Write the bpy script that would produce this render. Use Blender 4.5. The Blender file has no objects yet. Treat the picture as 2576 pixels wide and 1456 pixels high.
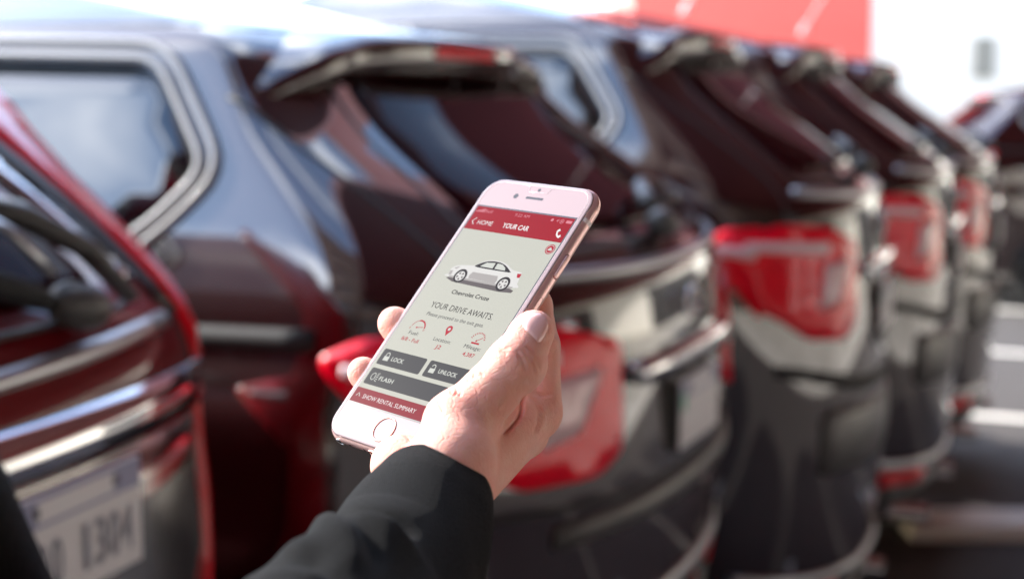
import bpy, bmesh, math, random
import numpy as np
from mathutils import Vector, Matrix
from mathutils.geometry import delaunay_2d_cdt
from mathutils.bvhtree import BVHTree
random.seed(4)
R_ = math.radians
scene = bpy.context.scene
COL = scene.collection

# ------------------------------------------------------------------ camera, sky, sun, exposure
PITCH = math.atan(458 / 3578)
EYE = 1.64
cam_d = bpy.data.cameras.new('camera')
cam_d.lens = 50.0; cam_d.sensor_width = 36.0
cam_d.clip_start = 0.02; cam_d.clip_end = 2000
cam_d.dof.use_dof = True; cam_d.dof.focus_distance = 0.565; cam_d.dof.aperture_fstop = 6.8
cam_d.dof.aperture_blades = 0
cam = bpy.data.objects.new('camera', cam_d)
cam.location = (0, 0, EYE); cam.rotation_euler = (math.pi / 2 - PITCH, 0, 0)
COL.objects.link(cam); scene.camera = cam

SUN_DIR = Vector((-0.80, 0.34, 0.52)).normalized()      # towards the sun
sun_el = math.asin(SUN_DIR.z); sun_az = math.atan2(SUN_DIR.x, SUN_DIR.y)
world = bpy.data.worlds.new('World'); scene.world = world; world.use_nodes = True
nt = world.node_tree; nt.nodes.clear()
out = nt.nodes.new('ShaderNodeOutputWorld'); bg = nt.nodes.new('ShaderNodeBackground')
sky = nt.nodes.new('ShaderNodeTexSky'); sky.sky_type = 'NISHITA'; sky.sun_disc = False
sky.sun_elevation = sun_el; sky.sun_rotation = sun_az
sky.air_density = 1.0; sky.dust_density = 0.8; sky.ozone_density = 1.3
tc = nt.nodes.new('ShaderNodeTexCoord'); mp = nt.nodes.new('ShaderNodeMapping')
mp.inputs['Scale'].default_value = (1.0, 1.0, 2.2); mp.inputs['Location'].default_value = (0.4, 5.2, 2.1)
nz = nt.nodes.new('ShaderNodeTexNoise'); nz.inputs['Scale'].default_value = 2.3
nz.inputs['Detail'].default_value = 6; nz.inputs['Roughness'].default_value = 0.55
ramp = nt.nodes.new('ShaderNodeValToRGB'); ramp.color_ramp.elements[0].position = 0.50; ramp.color_ramp.elements[1].position = 0.70
ramp.color_ramp.elements[0].color = (0, 0, 0, 1); ramp.color_ramp.elements[1].color = (0.85, 0.85, 0.85, 1)
mx = nt.nodes.new('ShaderNodeMix'); mx.data_type = 'RGBA'
mx.inputs[7].default_value = (11, 11.3, 11.8, 1)
L = nt.links.new
L(tc.outputs['Generated'], mp.inputs[0]); L(mp.outputs[0], nz.inputs['Vector']); L(nz.outputs['Fac'], ramp.inputs[0])
L(ramp.outputs[0], mx.inputs[0]); L(sky.outputs[0], mx.inputs[6]); L(mx.outputs[2], bg.inputs[0])
bg.inputs[1].default_value = 0.15
L(bg.outputs[0], out.inputs[0])
sun_d = bpy.data.lights.new('sun', 'SUN'); sun_d.energy = 2.2; sun_d.angle = R_(0.53); sun_d.color = (1, 0.95, 0.88)
sun = bpy.data.objects.new('sun', sun_d); sun.rotation_euler = (-SUN_DIR).to_track_quat('-Z', 'Y').to_euler(); COL.objects.link(sun)
scene.view_settings.view_transform = 'Standard'; scene.view_settings.look = 'None'
scene.view_settings.exposure = 2.35; scene.view_settings.gamma = 1
scene.cycles.max_bounces = 8; scene.cycles.glossy_bounces = 5; scene.cycles.diffuse_bounces = 4
scene.cycles.sample_clamp_indirect = 12

# ------------------------------------------------------------------ frames
F = 3578.0
VR = Vector((1, 0, 0)); VU = Vector((0, math.sin(PITCH), math.cos(PITCH))); VF = Vector((0, math.cos(PITCH), -math.sin(PITCH)))
O = Vector((0, 0, EYE))
def at(px, py, d):
    """a point d metres in front of the camera, seen at (px, py) of a 2576 wide picture"""
    return O + (VR * ((px - 1288) / F) + VU * ((728 - py) / F) + VF) * d
def cam2w(p):
    """camera millimetres (x right, y up, z back) to world metres"""
    return O + (VR * p[0] + VU * p[1] - VF * p[2]) * 0.001
ROWA = math.atan2(1558, F * math.cos(PITCH) + 458 * math.sin(PITCH))
ROW = Vector((math.sin(ROWA), math.cos(ROWA), 0)); REAR = Vector((math.cos(ROWA), -math.sin(ROWA), 0))

# ------------------------------------------------------------------ object helpers
def link(o, parent=None):
    COL.objects.link(o)
    if parent is not None: o.parent = parent
    return o
def tag(o, label=None, cat=None, group=None, kind=None):
    if label: o['label'] = label
    if cat: o['category'] = cat
    if group: o['group'] = group
    if kind: o['kind'] = kind
    return o
def mesh_obj(name, verts, faces, m, parent=None, smooth=True):
    me = bpy.data.meshes.new(name); me.from_pydata([tuple(v) for v in verts], [], faces); me.update()
    if smooth:
        me.polygons.foreach_set('use_smooth', [True] * len(me.polygons))
    if m: me.materials.append(m)
    return link(bpy.data.objects.new(name, me), parent)
def bm_obj(name, bm, m, parent=None, smooth=False):
    me = bpy.data.meshes.new(name); bm.to_mesh(me); bm.free()
    if smooth: me.polygons.foreach_set('use_smooth', [True] * len(me.polygons))
    if m: me.materials.append(m)
    return link(bpy.data.objects.new(name, me), parent)
def empty(name, loc, rz=0, parent=None):
    o = bpy.data.objects.new(name, None); o.location = loc; o.rotation_euler = (0, 0, rz); o.empty_display_size = 0.1
    return link(o, parent)
def copy_tree(o, parent=None):
    c = o.copy(); COL.objects.link(c)
    if parent is not None:
        c.parent = parent
    for ch in list(o.children): copy_tree(ch, c)
    return c
def box_bm(x0, x1, y0, y1, z0, z1, bev=0.0, bm=None):
    bm = bm or bmesh.new()
    r = bmesh.ops.create_cube(bm, size=1)
    for v in r['verts']:
        v.co = Vector((x0 + (v.co.x + .5) * (x1 - x0), y0 + (v.co.y + .5) * (y1 - y0), z0 + (v.co.z + .5) * (z1 - z0)))
    if bev:
        es = list({e for v in r['verts'] for e in v.link_edges})
        bmesh.ops.bevel(bm, geom=es, offset=bev, segments=3, affect='EDGES', profile=0.5)
    return bm
def tube(pts, rad, n=8, closed=False, caps=True, flat=1.0, nrm=None):
    """verts, faces of a tube along pts; rad number or list"""
    P = [Vector(p) for p in pts]; V = []; Fc = []
    N = len(P)
    up = Vector((0, 0, 1)); prev = None
    for i, p in enumerate(P):
        a = P[(i - 1) % N] if (closed or i > 0) else P[i]
        b = P[(i + 1) % N] if (closed or i < N - 1) else P[i]
        t = (b - a).normalized()
        ref = nrm[i] if nrm else (prev if prev is not None else (up if abs(t.z) < .9 else Vector((1, 0, 0))))
        x = (ref - t * ref.dot(t)).normalized(); y = t.cross(x)
        if nrm is None: prev = x
        r = rad[i] if isinstance(rad, (list, tuple)) else rad
        for k in range(n):
            th = 2 * math.pi * k / n
            V.append(p + x * math.cos(th) * r * flat + y * math.sin(th) * r)
    m = N if closed else N - 1
    for i in range(m):
        for k in range(n):
            a = i * n + k; b = i * n + (k + 1) % n; c = ((i + 1) % N) * n + (k + 1) % n; d = ((i + 1) % N) * n + k
            Fc.append((a, b, c, d))
    if caps and not closed:
        Fc.append(tuple(range(n))[::-1]); Fc.append(tuple((N - 1) * n + k for k in range(n)))
    return V, Fc

# ------------------------------------------------------------------ materials
def mat(name, col, rough=0.5, metal=0.0, coat=0.0, emit=None, es=0.0, spec=0.5, ior=1.5, noise=0.0, nscale=8.0, bump=0.0, bscale=200.0, trans=0.0, coat_rough=0.03, coat_ior=1.5, sheen=0):
    m = bpy.data.materials.new(name); m.use_nodes = True; t = m.node_tree; b = t.nodes['Principled BSDF']
    b.inputs['Base Color'].default_value = (*col, 1); b.inputs['Roughness'].default_value = rough
    b.inputs['Metallic'].default_value = metal; b.inputs['Coat Weight'].default_value = coat
    b.inputs['Coat Roughness'].default_value = coat_rough; b.inputs['Coat IOR'].default_value = coat_ior
    b.inputs['IOR'].default_value = ior; b.inputs['Specular IOR Level'].default_value = spec
    b.inputs['Transmission Weight'].default_value = trans
    b.inputs['Sheen Weight'].default_value = sheen
    if emit:
        b.inputs['Emission Color'].default_value = (*emit, 1); b.inputs['Emission Strength'].default_value = es
    if noise or bump:
        g = t.nodes.new('ShaderNodeTexCoord')
    if noise:
        n = t.nodes.new('ShaderNodeTexNoise'); n.inputs['Scale'].default_value = nscale; n.inputs['Detail'].default_value = 5
        t.links.new(g.outputs['Object'], n.inputs['Vector'])
        mixn = t.nodes.new('ShaderNodeMix'); mixn.data_type = 'RGBA'
        mixn.inputs[6].default_value = (*[c * (1 - noise) for c in col], 1); mixn.inputs[7].default_value = (*[min(1, c * (1 + noise)) for c in col], 1)
        t.links.new(n.outputs['Fac'], mixn.inputs[0]); t.links.new(mixn.outputs[2], b.inputs['Base Color'])
    if bump:
        n2 = t.nodes.new('ShaderNodeTexNoise'); n2.inputs['Scale'].default_value = bscale; n2.inputs['Detail'].default_value = 4
        t.links.new(g.outputs['Object'], n2.inputs['Vector'])
        bp = t.nodes.new('ShaderNodeBump'); bp.inputs['Strength'].default_value = bump; bp.inputs['Distance'].default_value = 0.002
        t.links.new(n2.outputs['Fac'], bp.inputs['Height']); t.links.new(bp.outputs[0], b.inputs['Normal'])
    return m
M = {}
def paint(name, col, metal=0.0):
    return mat(name, col, rough=0.45, metal=metal, coat=1.0, coat_ior=2.1, noise=0.10, nscale=900, spec=0.1)
M['maroon'] = paint('maroon_paint', (0.017, 0.0006, 0.0014), 0.0)
M['sunlit_red'] = mat('sunlit_red_paint', (0.75, 0.001, 0.012), rough=.35, coat=1.0, coat_ior=1.4, noise=.08, nscale=900, spec=.1)  # brighter copy of the body red, with the sunlight put into the colour
M['red'] = mat('red_paint', (0.13, 0.0012, 0.004), rough=0.4, coat=1.0, coat_ior=1.6, noise=0.1, nscale=900, spec=.1)
M['white_paint'] = paint('white_paint', (0.78, 0.78, 0.77))
M['silver_paint'] = paint('silver_paint', (0.42, 0.44, 0.46), 0.3)
M['glass'] = mat('tinted_glass', (0.010, 0.014, 0.018), rough=0.02, spec=0.5, ior=2.0)
M['black_plastic'] = mat('black_plastic', (0.018, 0.017, 0.017), rough=0.42, noise=.2, nscale=60)
M['grey_plastic'] = mat('grey_plastic', (0.075, 0.072, 0.068), rough=0.38, noise=.2, nscale=60)
M['chrome'] = mat('chrome', (0.72, 0.72, 0.74), rough=0.07, metal=1.0)
M['chrome_soft'] = mat('brushed_chrome', (0.60, 0.59, 0.57), rough=0.16, metal=1.0)
M['satin'] = mat('satin_trim', (0.46, 0.47, 0.49), rough=0.28, metal=0.85)
M['frame'] = mat('window_frame_trim', (0.27, 0.28, 0.30), rough=0.5, metal=0.0, coat=.15)
M['lamp_red'] = mat('red_lamp_lens', (0.90, 0.0008, 0.020), rough=0.3, spec=.1, coat=1.0, coat_ior=1.38, coat_rough=.02)
M['lamp_bar'] = mat('pale_lamp_reflector', (0.86, 0.62, 0.64), rough=0.25, coat=1.0)
M['lens_and_highlight'] = mat('clear_lens_and_highlight', (0.80, 0.52, 0.54), rough=0.1, coat=1.0)  # headlamp lens, and the highlight colour painted on the tail lamps
M['rear_glass'] = mat('maroon_reflection_glass', (0.016, 0.0012, 0.002), rough=0.04, spec=0.10, ior=1.25, noise=.3, nscale=3)  # maroon of the red reflections is put into the glass colour
M['cream_trim'] = mat('pale_edge_trim', (.80, .76, .70), rough=.25, coat=.5)
M['rubber'] = mat('rubber', (0.012, 0.012, 0.012), rough=0.7, noise=.3, nscale=90)
M['alloy'] = mat('alloy', (0.5, 0.5, 0.5), rough=0.3, metal=0.9)
M['plate'] = mat('plate_white', (0.74, 0.74, 0.76), rough=0.35)
M['plate_blue'] = mat('plate_blue_grey', (0.30, 0.31, 0.46), rough=0.35)
M['plate_green'] = mat('plate_green', (0.05, 0.48, 0.30), rough=0.4)
M['ink'] = mat('grey_ink', (0.10, 0.10, 0.13), rough=0.5)
M['faded_ink'] = mat('faded_ink', (0.26, 0.27, 0.33), rough=0.5)
M['amber'] = mat('beige_sticker', (0.72, 0.42, 0.18), rough=0.5)

# ------------------------------------------------------------------ car surface: slices by height
ZK = np.array([.20, .26, .36, .46, .54, .60, .64, .67, .72, .80, .88, .94, .99, 1.03, 1.07, 1.11, 1.15, 1.20, 1.30, 1.40, 1.48, 1.54, 1.58, 1.60, 1.635, 1.73, 1.80])
VRK = np.array([-.16, -.06, .01, .055, .075, .083, .084, .083, .081, .077, .073, .069, .065, .06, .055, .04, .005, -.07, -.22, -.38, -.485, -.545, -.585, -.62, -.72, -1.15, -1.60])
WK = np.array([.80, .88, .925, .94, .945, .945, .942, .935, .935, .94, .94, .93, .912, .90, .895, .888, .875, .858, .815, .772, .738, .715, .705, .69, .63, .40, .18])
DK = np.array([.60, .62, .62, .62, .62, .62, .60, .55, .52, .52, .52, .52, .46, .44, .42, .40, .38, .34, .28, .22, .16, .13, .12, .12, .14, .30, .4])
VFK = np.array([-4.30, -4.42, -4.52, -4.56, -4.57, -4.57, -4.56, -4.54, -4.52, -4.48, -4.40, -4.25, -3.95, -3.60, -3.42, -3.35, -3.30, -3.22, -3.05, -2.88, -2.74, -2.62, -2.54, -2.48, -2.40, -2.20, -1.95])
NEXP = 2.35
ZT = np.linspace(.10, 1.90, 721); KER = np.exp(-.5 * (np.arange(-24, 25) * .0025 / .026) ** 2); KER /= KER.sum()
def smooth_table(x, y):
    t = np.interp(ZT, x, y); return np.convolve(np.pad(t, 24, mode='edge'), KER, mode='valid')
TV, TW, TD, TF = [smooth_table(ZK, a) for a in (VRK, WK, DK, VFK)]
def prof(z):
    i = (z - .10) / .0025; i = min(max(i, 0), 719.999); k = int(i); f = i - k
    return tuple(t[k] * (1 - f) + t[k + 1] * f for t in (TV, TW, TD, TF))
class Shape:
    def __init__(self, dk=1.0, wk=1.0, tz=None, vo=None): self.dk = dk; self.wk0 = wk; self.tz = tz; self.wk = wk; self.vo = vo
    def k(self, z): return self.wk0 * (np.interp(z, self.tz[0], self.tz[1]) if self.tz else 1.0)
    def P(self, z):
        vr, w, D, vf = prof(z); return (vr + (np.interp(z, *self.vo) if self.vo else 0), w, D, vf)
    def V(self, u, z):
        """rear surface v at lateral u"""
        vr, w, D, vf = self.P(z); w *= self.k(z); D *= self.dk
        x = min(abs(u) / w, 0.9999)
        return vr - D * (1 - (1 - x ** NEXP) ** (1 / NEXP))
    def U(self, v, z):
        vr, w, D, vf = self.P(z); w *= self.k(z); D *= self.dk
        if v < vr - D: 
            DF = min(0.9, (vr - vf) * .35)
            if v > vf + DF: return w
            y = min(1, (vf + DF - v) / DF); return w * (1 - y ** 2.6 * .35 ) if y < 1 else w * .65
        y = (v - (vr - D)) / D
        return w * max(0.0, (1 - min(1, y) ** NEXP)) ** (1 / NEXP)
    def outline(self, z, nr=26, ns=26):
        vr, w, D, vf = self.P(z); w *= self.k(z); D *= self.dk
        pts = []
        for i in range(nr + 1):
            th = math.pi / 2 * i / nr
            pts.append((w * math.sin(th) ** (2 / NEXP), vr - D * (1 - math.cos(th) ** (2 / NEXP)) if i < nr else vr - D))
        DF = min(0.9, (vr - vf) * .35)
        v0 = vr - D; v1 = vf + DF
        for i in range(1, ns + 1):
            pts.append((w, v0 + (v1 - v0) * i / ns))
        for i in range(1, 13):
            th = math.pi / 2 * i / 12
            pts.append((w * (math.cos(th) ** (2 / 3.0)) if i < 12 else 0.0, v1 - DF * math.sin(th) ** (2 / 2.2)))
        return pts

def body_mesh(S):
    zs = []
    for a, b in zip(ZK[:-1], ZK[1:]):
        n = 3 if b <= 1.67 else 2
        zs += [a + (b - a) * i / n for i in range(n)]
    zs.append(ZK[-1])
    V = []; Fc = []; rows = []
    for z in zs:
        o = S.outline(z); full = [(u, v) for u, v in o] + [(-u, v) for u, v in o[-2:0:-1]]
        rows.append(len(V)); n = len(full)
        V += [(u, v, z) for u, v in full]
    for i in range(len(zs) - 1):
        for k in range(n):
            Fc.append((rows[i] + k, rows[i] + (k + 1) % n, rows[i + 1] + (k + 1) % n, rows[i + 1] + k))
    c = len(V); vs = [V[rows[-1] + k][1] for k in range(n)]
    V.append((0, sum(vs) / n, ZK[-1] + .012)); V.append((0, -2.2, ZK[0]))
    for k in range(n):
        Fc.append((rows[-1] + k, rows[-1] + (k + 1) % n, c)); Fc.append((k, c + 1, (k + 1) % n))
    return V, Fc

def poly_round(poly, r=0.03, n=4):
    """rounds the corners of a closed 2D polygon"""
    out = []; N = len(poly)
    for i in range(N):
        p = Vector(poly[i]); a = Vector(poly[i - 1]); b = Vector(poly[(i + 1) % N])
        da = (a - p); db = (b - p); ra = min(r, da.length * .45); rb = min(r, db.length * .45)
        s = p + da.normalized() * ra; e = p + db.normalized() * rb
        for k in range(n + 1):
            t = k / n; out.append(tuple(s * (1 - t) ** 2 + p * 2 * t * (1 - t) + e * t * t))
    return out
def densify(poly, step):
    out = []
    for i in range(len(poly)):
        a = Vector(poly[i]); b = Vector(poly[(i + 1) % len(poly)]); n = max(1, int((b - a).length / step))
        for k in range(n): out.append(tuple(a + (b - a) * k / n))
    return out
def surf(S, mode, a, z, off=0.0, side=1):
    if mode == 'rear':
        p = Vector((a, S.V(a, z), z)); e = .004
        du = Vector((2 * e, S.V(a + e, z) - S.V(a - e, z), 0)); dz = Vector((0, S.V(a, z + e) - S.V(a, z - e), 2 * e))
        n = dz.cross(du).normalized()
        if n.y < 0: n = -n
    else:
        p = Vector((side * S.U(a, z), a, z)); e = .004
        dv = Vector((side * (S.U(a + e, z) - S.U(a - e, z)), 2 * e, 0)); dz = Vector((side * (S.U(a, z + e) - S.U(a, z - e)), 0, 2 * e))
        n = dv.cross(dz).normalized()
        if n.x * side < 0: n = -n
    return p + n * off, n
def patch(name, S, mode, poly, m, parent, off=0.004, side=1, step=0.05, depth=0.012, rnd=0.03, offfn=None):
    """a shell piece lying on the car's surface: outline in (lateral or length, height)"""
    P = densify(poly_round(poly, rnd) if rnd else poly, step)
    n = len(P); pts = [Vector(p) for p in P]
    xs = [p[0] for p in P]; zs = [p[1] for p in P]
    def inside(x, y):
        c = False; j = n - 1
        for i in range(n):
            if (P[i][1] > y) != (P[j][1] > y) and x < (P[j][0] - P[i][0]) * (y - P[i][1]) / (P[j][1] - P[i][1]) + P[i][0]: c = not c
            j = i
        return c
    x = min(xs) + step / 2
    while x < max(xs):
        y = min(zs) + step / 2
        while y < max(zs):
            if inside(x, y) and min((Vector((x, y)) - q).length for q in pts[:n]) > step * .45: pts.append(Vector((x, y)))
            y += step
        x += step
    edges = [(i, (i + 1) % n) for i in range(n)]
    v2, e2, f2, _, _, _ = delaunay_2d_cdt(pts, edges, [list(range(n))], 1, 1e-6)
    top = []; 
    for p in v2:
        o = off + (offfn(p[0], p[1]) if offfn else 0)
        top.append(surf(S, mode, p[0], p[1], o, side)[0])
    V = list(top); Fc = [tuple(f) for f in f2]
    if f2:
        a, b, c = [top[i] for i in f2[0][:3]]; nn = surf(S, mode, v2[f2[0][0]][0], v2[f2[0][0]][1], 0, side)[1]
        if (b - a).cross(c - a).dot(nn) < 0: Fc = [f[::-1] for f in Fc]
    base = len(V); cnt = {}
    for f in Fc:
        for i in range(len(f)):
            e = (f[i], f[(i + 1) % len(f)]); cnt[e] = 1
    bd = [e for e in cnt if (e[1], e[0]) not in cnt]
    mp_ = {}
    for e in bd:
        for i in e:
            if i not in mp_:
                p = v2[i]; mp_[i] = len(V); V.append(surf(S, mode, p[0], p[1], (off + (offfn(p[0], p[1]) if offfn else 0)) - depth, side)[0])
    for a, b in bd: Fc.append((b, a, mp_[a], mp_[b]))
    return mesh_obj(name, V, Fc, m, parent)
def trim(name, S, mode, path, m, parent, r=0.012, side=1, closed=False, off=0.003, step=0.06, flat=0.6):
    P = densify(path, step) if closed else []
    if not closed:
        for a, b in zip(path[:-1], path[1:]):
            a = Vector(a); b = Vector(b); k = max(1, int((b - a).length / step)); P += [tuple(a + (b - a) * i / k) for i in range(k)]
        P.append(tuple(path[-1]))
    pn = [surf(S, mode, p[0], p[1], off, side) for p in P]
    V, Fc = tube([p for p, _ in pn], r, 8, closed, flat=flat, nrm=[q for _, q in pn])
    return mesh_obj(name, V, Fc, m, parent)
def smooth_path(pts, n=8):
    out = []; P = [Vector(p) for p in pts]
    for i in range(len(P) - 1):
        p0 = P[max(0, i - 1)]; p1 = P[i]; p2 = P[i + 1]; p3 = P[min(len(P) - 1, i + 2)]
        for k in range(n):
            t = k / n
            out.append(tuple(0.5 * ((2 * p1) + (p2 - p0) * t + (2 * p0 - 5 * p1 + 4 * p2 - p3) * t * t + (3 * p1 - p0 - 3 * p2 + p3) * t ** 3)))
    out.append(tuple(P[-1])); return out

def flat_text(name, s, m, parent, x, y, z, w, h, anchor='c', bold=0.0, axes=None):
    """flat lettering fitted to a width and cap height; x,y is the centre (or left end)"""
    cu = bpy.data.curves.new('lettering', 'FONT'); cu.body = s; cu.size = 1; cu.offset = bold; cu.resolution_u = 3
    ob = bpy.data.objects.new('lettering', cu); COL.objects.link(ob); bpy.context.view_layer.update()
    me = bpy.data.meshes.new_from_object(ob.evaluated_get(bpy.context.evaluated_depsgraph_get()))
    bpy.data.objects.remove(ob); bpy.data.curves.remove(cu)
    co = np.empty(len(me.vertices) * 3); me.vertices.foreach_get('co', co); co = co.reshape(-1, 3)
    x0, x1 = co[:, 0].min(), co[:, 0].max()
    cap = 0.69
    co[:, 0] = (co[:, 0] - (x0 + x1) / 2) * (w / (x1 - x0)) + (x if anchor == 'c' else x + w / 2)
    co[:, 1] = (co[:, 1] - cap / 2) * (h / cap) + y; co[:, 2] = z
    if axes: 
        o_, ax, ay = axes; co = np.array([list(o_ + ax * c[0] + ay * c[1]) for c in co])
    me.vertices.foreach_set('co', co.ravel()); me.update(); me.name = name
    me.materials.clear(); me.materials.append(m)
    return link(bpy.data.objects.new(name, me), parent)

def wheel(parent, x, y, r=0.36, wd=0.23):
    side = 1 if x > 0 else -1
    prof_ = [(r * .62, -wd * .42), (r * .86, -wd * .5), (r * .97, -wd * .4), (r, -wd * .2), (r, wd * .2), (r * .97, wd * .4), (r * .86, wd * .5), (r * .62, wd * .42)]
    V = []; Fc = []; n = 28
    for k in range(n):
        t = 2 * math.pi * k / n
        for rr, dx in prof_: V.append((x + dx, y + math.cos(t) * rr, r + math.sin(t) * rr))
    q = len(prof_)
    for k in range(n):
        for j in range(q - 1):
            a = k * q + j; b = ((k + 1) % n) * q + j; Fc.append((a, b, b + 1, a + 1))
        a = k * q; b = ((k + 1) % n) * q; Fc.append((a, a + q - 1, b + q - 1, b))
    wh = mesh_obj('wheel', V, Fc, M['rubber'], parent)
    bm = bmesh.new()
    xs = x + side * wd * .36
    ring = tube([(xs, y + math.cos(2 * math.pi * k / 24) * r * .62, r + math.sin(2 * math.pi * k / 24) * r * .62) for k in range(24)], .016, 6, True)
    V, Fc = list(ring[0]), list(ring[1])
    for s in range(5):
        t = 2 * math.pi * s / 5; b0 = len(V)
        v_, f_ = tube([(xs + side * .01, y + math.cos(t) * .03, r + math.sin(t) * .03), (xs, y + math.cos(t) * r * .62, r + math.sin(t) * r * .62)], [.035, .025], 6)
        V += v_; Fc += [tuple(i + b0 for i in f) for f in f_]
    mesh_obj('rim', V, Fc, M['alloy'], wh)
    return wh

def make_car(paint_m, S, plate='blank', rear_trim='satin', loc=(0, 0, 0), arm=-1, near=False):
    root = empty('parked_car', loc)
    V, Fc = body_mesh(S); mesh_obj('body', V, Fc, paint_m, root)
    # glass
    rw = [(-.60, 1.19), (.60, 1.19), (.54, 1.38), (.47, 1.515), (-.47, 1.515), (-.54, 1.38)]
    g = patch('rear_window', S, 'rear', rw, M['rear_glass'], root, off=.006, step=.05, rnd=.05)
    trim('window_seal', S, 'rear', poly_round([(-.655, 1.165), (.655, 1.165), (.59, 1.38), (.52, 1.53), (-.52, 1.53), (-.59, 1.38)], .05), M['black_plastic'], g, r=.006, closed=True, off=.001)
    for sd in (-1, 1):
        for nm, w in (('quarter_window', QW), ('side_window', [(-1.46, 1.145), (-2.27, 1.125), (-2.24, 1.545), (-1.42, 1.565)]), ('side_window', [(-2.40, 1.12), (-3.18, 1.08), (-2.92, 1.32), (-2.55, 1.50), (-2.36, 1.535)])):
            gw = patch(nm, S, 'side', w, M['glass'], root, off=.004, side=sd, rnd=.05, step=.06)
            trim('window_frame', S, 'side', poly_round(grow(w, .014), .05), M['frame'], gw, r=.009, side=sd, closed=True, off=.008, flat=.8)
            trim('window_frame', S, 'side', poly_round(grow(w, .044), .07), M['frame'], gw, r=.009, side=sd, closed=True, off=.006, flat=.8)
        trim('belt_moulding', S, 'side', [(-.36, 1.035), (-.8, 1.025), (-2.0, 1.01), (-3.2, .99)], M['rubber'], root, r=.022, side=sd, off=.0, flat=.5)
        trim('door_seam', S, 'side', [(-1.42, 1.06), (-1.40, .8), (-1.45, .5), (-1.5, .34)], M['rubber'], root, r=.005, side=sd, off=0)
        trim('door_seam', S, 'side', [(-2.34, 1.06), (-2.36, .8), (-2.36, .34)], M['rubber'], root, r=.005, side=sd, off=0)
        trim('roof_seam', S, 'side', smooth_path([(-.60, 1.605), (-1.2, 1.625), (-2.2, 1.615)], 4), M['black_plastic'], root, r=.006, side=sd, off=0)
        patch('sill_cladding', S, 'side', [(-.75, .36), (-3.9, .36), (-3.9, .22), (-.75, .22)], M['black_plastic'], root, off=.012, side=sd, rnd=.03, step=.1)
        # lamp that wraps round the corner
        lamp_shape = [(.795, .68), (.80, .55), (.86, .55), (.90, .60), (.90, .68)] if near else [(.40, .99), (.415, .77), (.50, .735), (.70, .745), (.86, .83), (.905, 1.0), (.80, 1.055), (.6, 1.04)]
        lp = patch('tail_lamp', S, 'rear', [(sd * a_, b_) for a_, b_ in lamp_shape][::sd], M['lamp_red'], root, off=.016, rnd=.03, step=.035, depth=.03)
        patch('lamp_wing', S, 'side', [(-.17, 1.05), (-.17, .80), (-.22, .86), (-.335, .985), (-.34, 1.01), (-.27, 1.045)], M['lamp_red'], lp, off=.014, side=sd, rnd=.02, step=.035, depth=.025)
        patch('lamp_reflector_highlight', S, 'side', [(-.19, .995), (-.19, .96), (-.30, .975), (-.30, .998)], M['lamp_bar'], lp, off=.018, side=sd, rnd=.01, step=.03, depth=.004)
        if not near: patch('lamp_reflector_highlight', S, 'rear', [(sd * .60, 1.000), (sd * .60, .965), (sd * .865, .985), (sd * .87, 1.01)][::sd], M['lamp_bar'], lp, off=.019, rnd=.01, step=.03, depth=.004)
        if not near: patch('lamp_reflector_highlight', S, 'rear', [(sd * .47, .95), (sd * .55, .83), (sd * .66, .81), (sd * .62, .94)][::sd], M['lens_and_highlight'], lp, off=.019, rnd=.02, step=.03, depth=.004)  # pale patch painted as a highlight on the red lens
        patch('bumper_reflector', S, 'rear', [(sd * .42, .47), (sd * .42, .425), (sd * .74, .44), (sd * .74, .475)][::sd], M['lamp_red'], root, off=.012, rnd=.015, step=.05)
        cx_, cz_ = sd * .52, .30
        V, Fc = tube([(cx_, -.35, cz_), (cx_, .055, cz_), (cx_, .06, cz_), (cx_, -.2, cz_)], [.042, .042, .034, .034], 14, caps=False)
        mesh_obj('exhaust_tip', V, Fc, M['chrome'], root)
        wheel(root, sd * .80, -.98); wheel(root, sd * .80, -3.72)
        for yy in (-.98, -3.72):
            pts = [(yy + math.cos(t) * .42, .36 + math.sin(t) * .42) for t in np.linspace(-.25, math.pi + .25, 20)]
            patch('wheel_arch', S, 'side', pts, M['rubber'], root, off=.005, side=sd, rnd=0, step=.09)
            trim('arch_lip', S, 'side', pts, M['black_plastic'], root, r=.02, side=sd, off=.004)
            trim('arch_lip', S, 'side', pts, M['black_plastic'], root, r=.02, side=sd, off=.004)
        # handles, mirror
        for yy in (-1.62, -2.55):
            p, n = surf(S, 'side', yy, .93, .03, sd); p2, _ = surf(S, 'side', yy - .2, .92, .03, sd)
            V, Fc = tube([p - n * .03, p, p2, p2 - n * .03], .013, 8); mesh_obj('door_handle', V, Fc, M['chrome'], root)
        V = []; bm = bmesh.new(); bmesh.ops.create_icosphere(bm, subdivisions=2, radius=1)
        for v in bm.verts: v.co = Vector((sd * (1.03 + v.co.x * .12), -2.95 + v.co.y * .07, 1.13 + v.co.z * .08))
        bm_obj('door_mirror', bm, paint_m, root, True)
    ws = [(-.74, 1.12), (.74, 1.12), (.60, 1.52), (-.60, 1.52)]
    # windscreen: follows the front of the slices
    Vw = []; nx = 12; nz_ = 6
    for j in range(nz_ + 1):
        z = 1.10 + (1.56 - 1.10) * j / nz_; vr, w, D, vf = S.P(z); w *= S.k(z)
        for i in range(nx + 1):
            t = (i / nx * 2 - 1) * .86; DF = min(.9, (vr - vf) * .35)
            s_ = (1 - abs(t) ** 3.0) ** (1 / 2.2 * 1.0)
            Vw.append((w * t, vf + DF - DF * min(1, (1 - abs(t) ** 3.0)) ** (1 / 2.2) - .012, z + .004))
    Fw = [(j * (nx + 1) + i, j * (nx + 1) + i + 1, (j + 1) * (nx + 1) + i + 1, (j + 1) * (nx + 1) + i) for j in range(nz_) for i in range(nx)]
    mesh_obj('windscreen', Vw, Fw, M['glass'], root)
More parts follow.
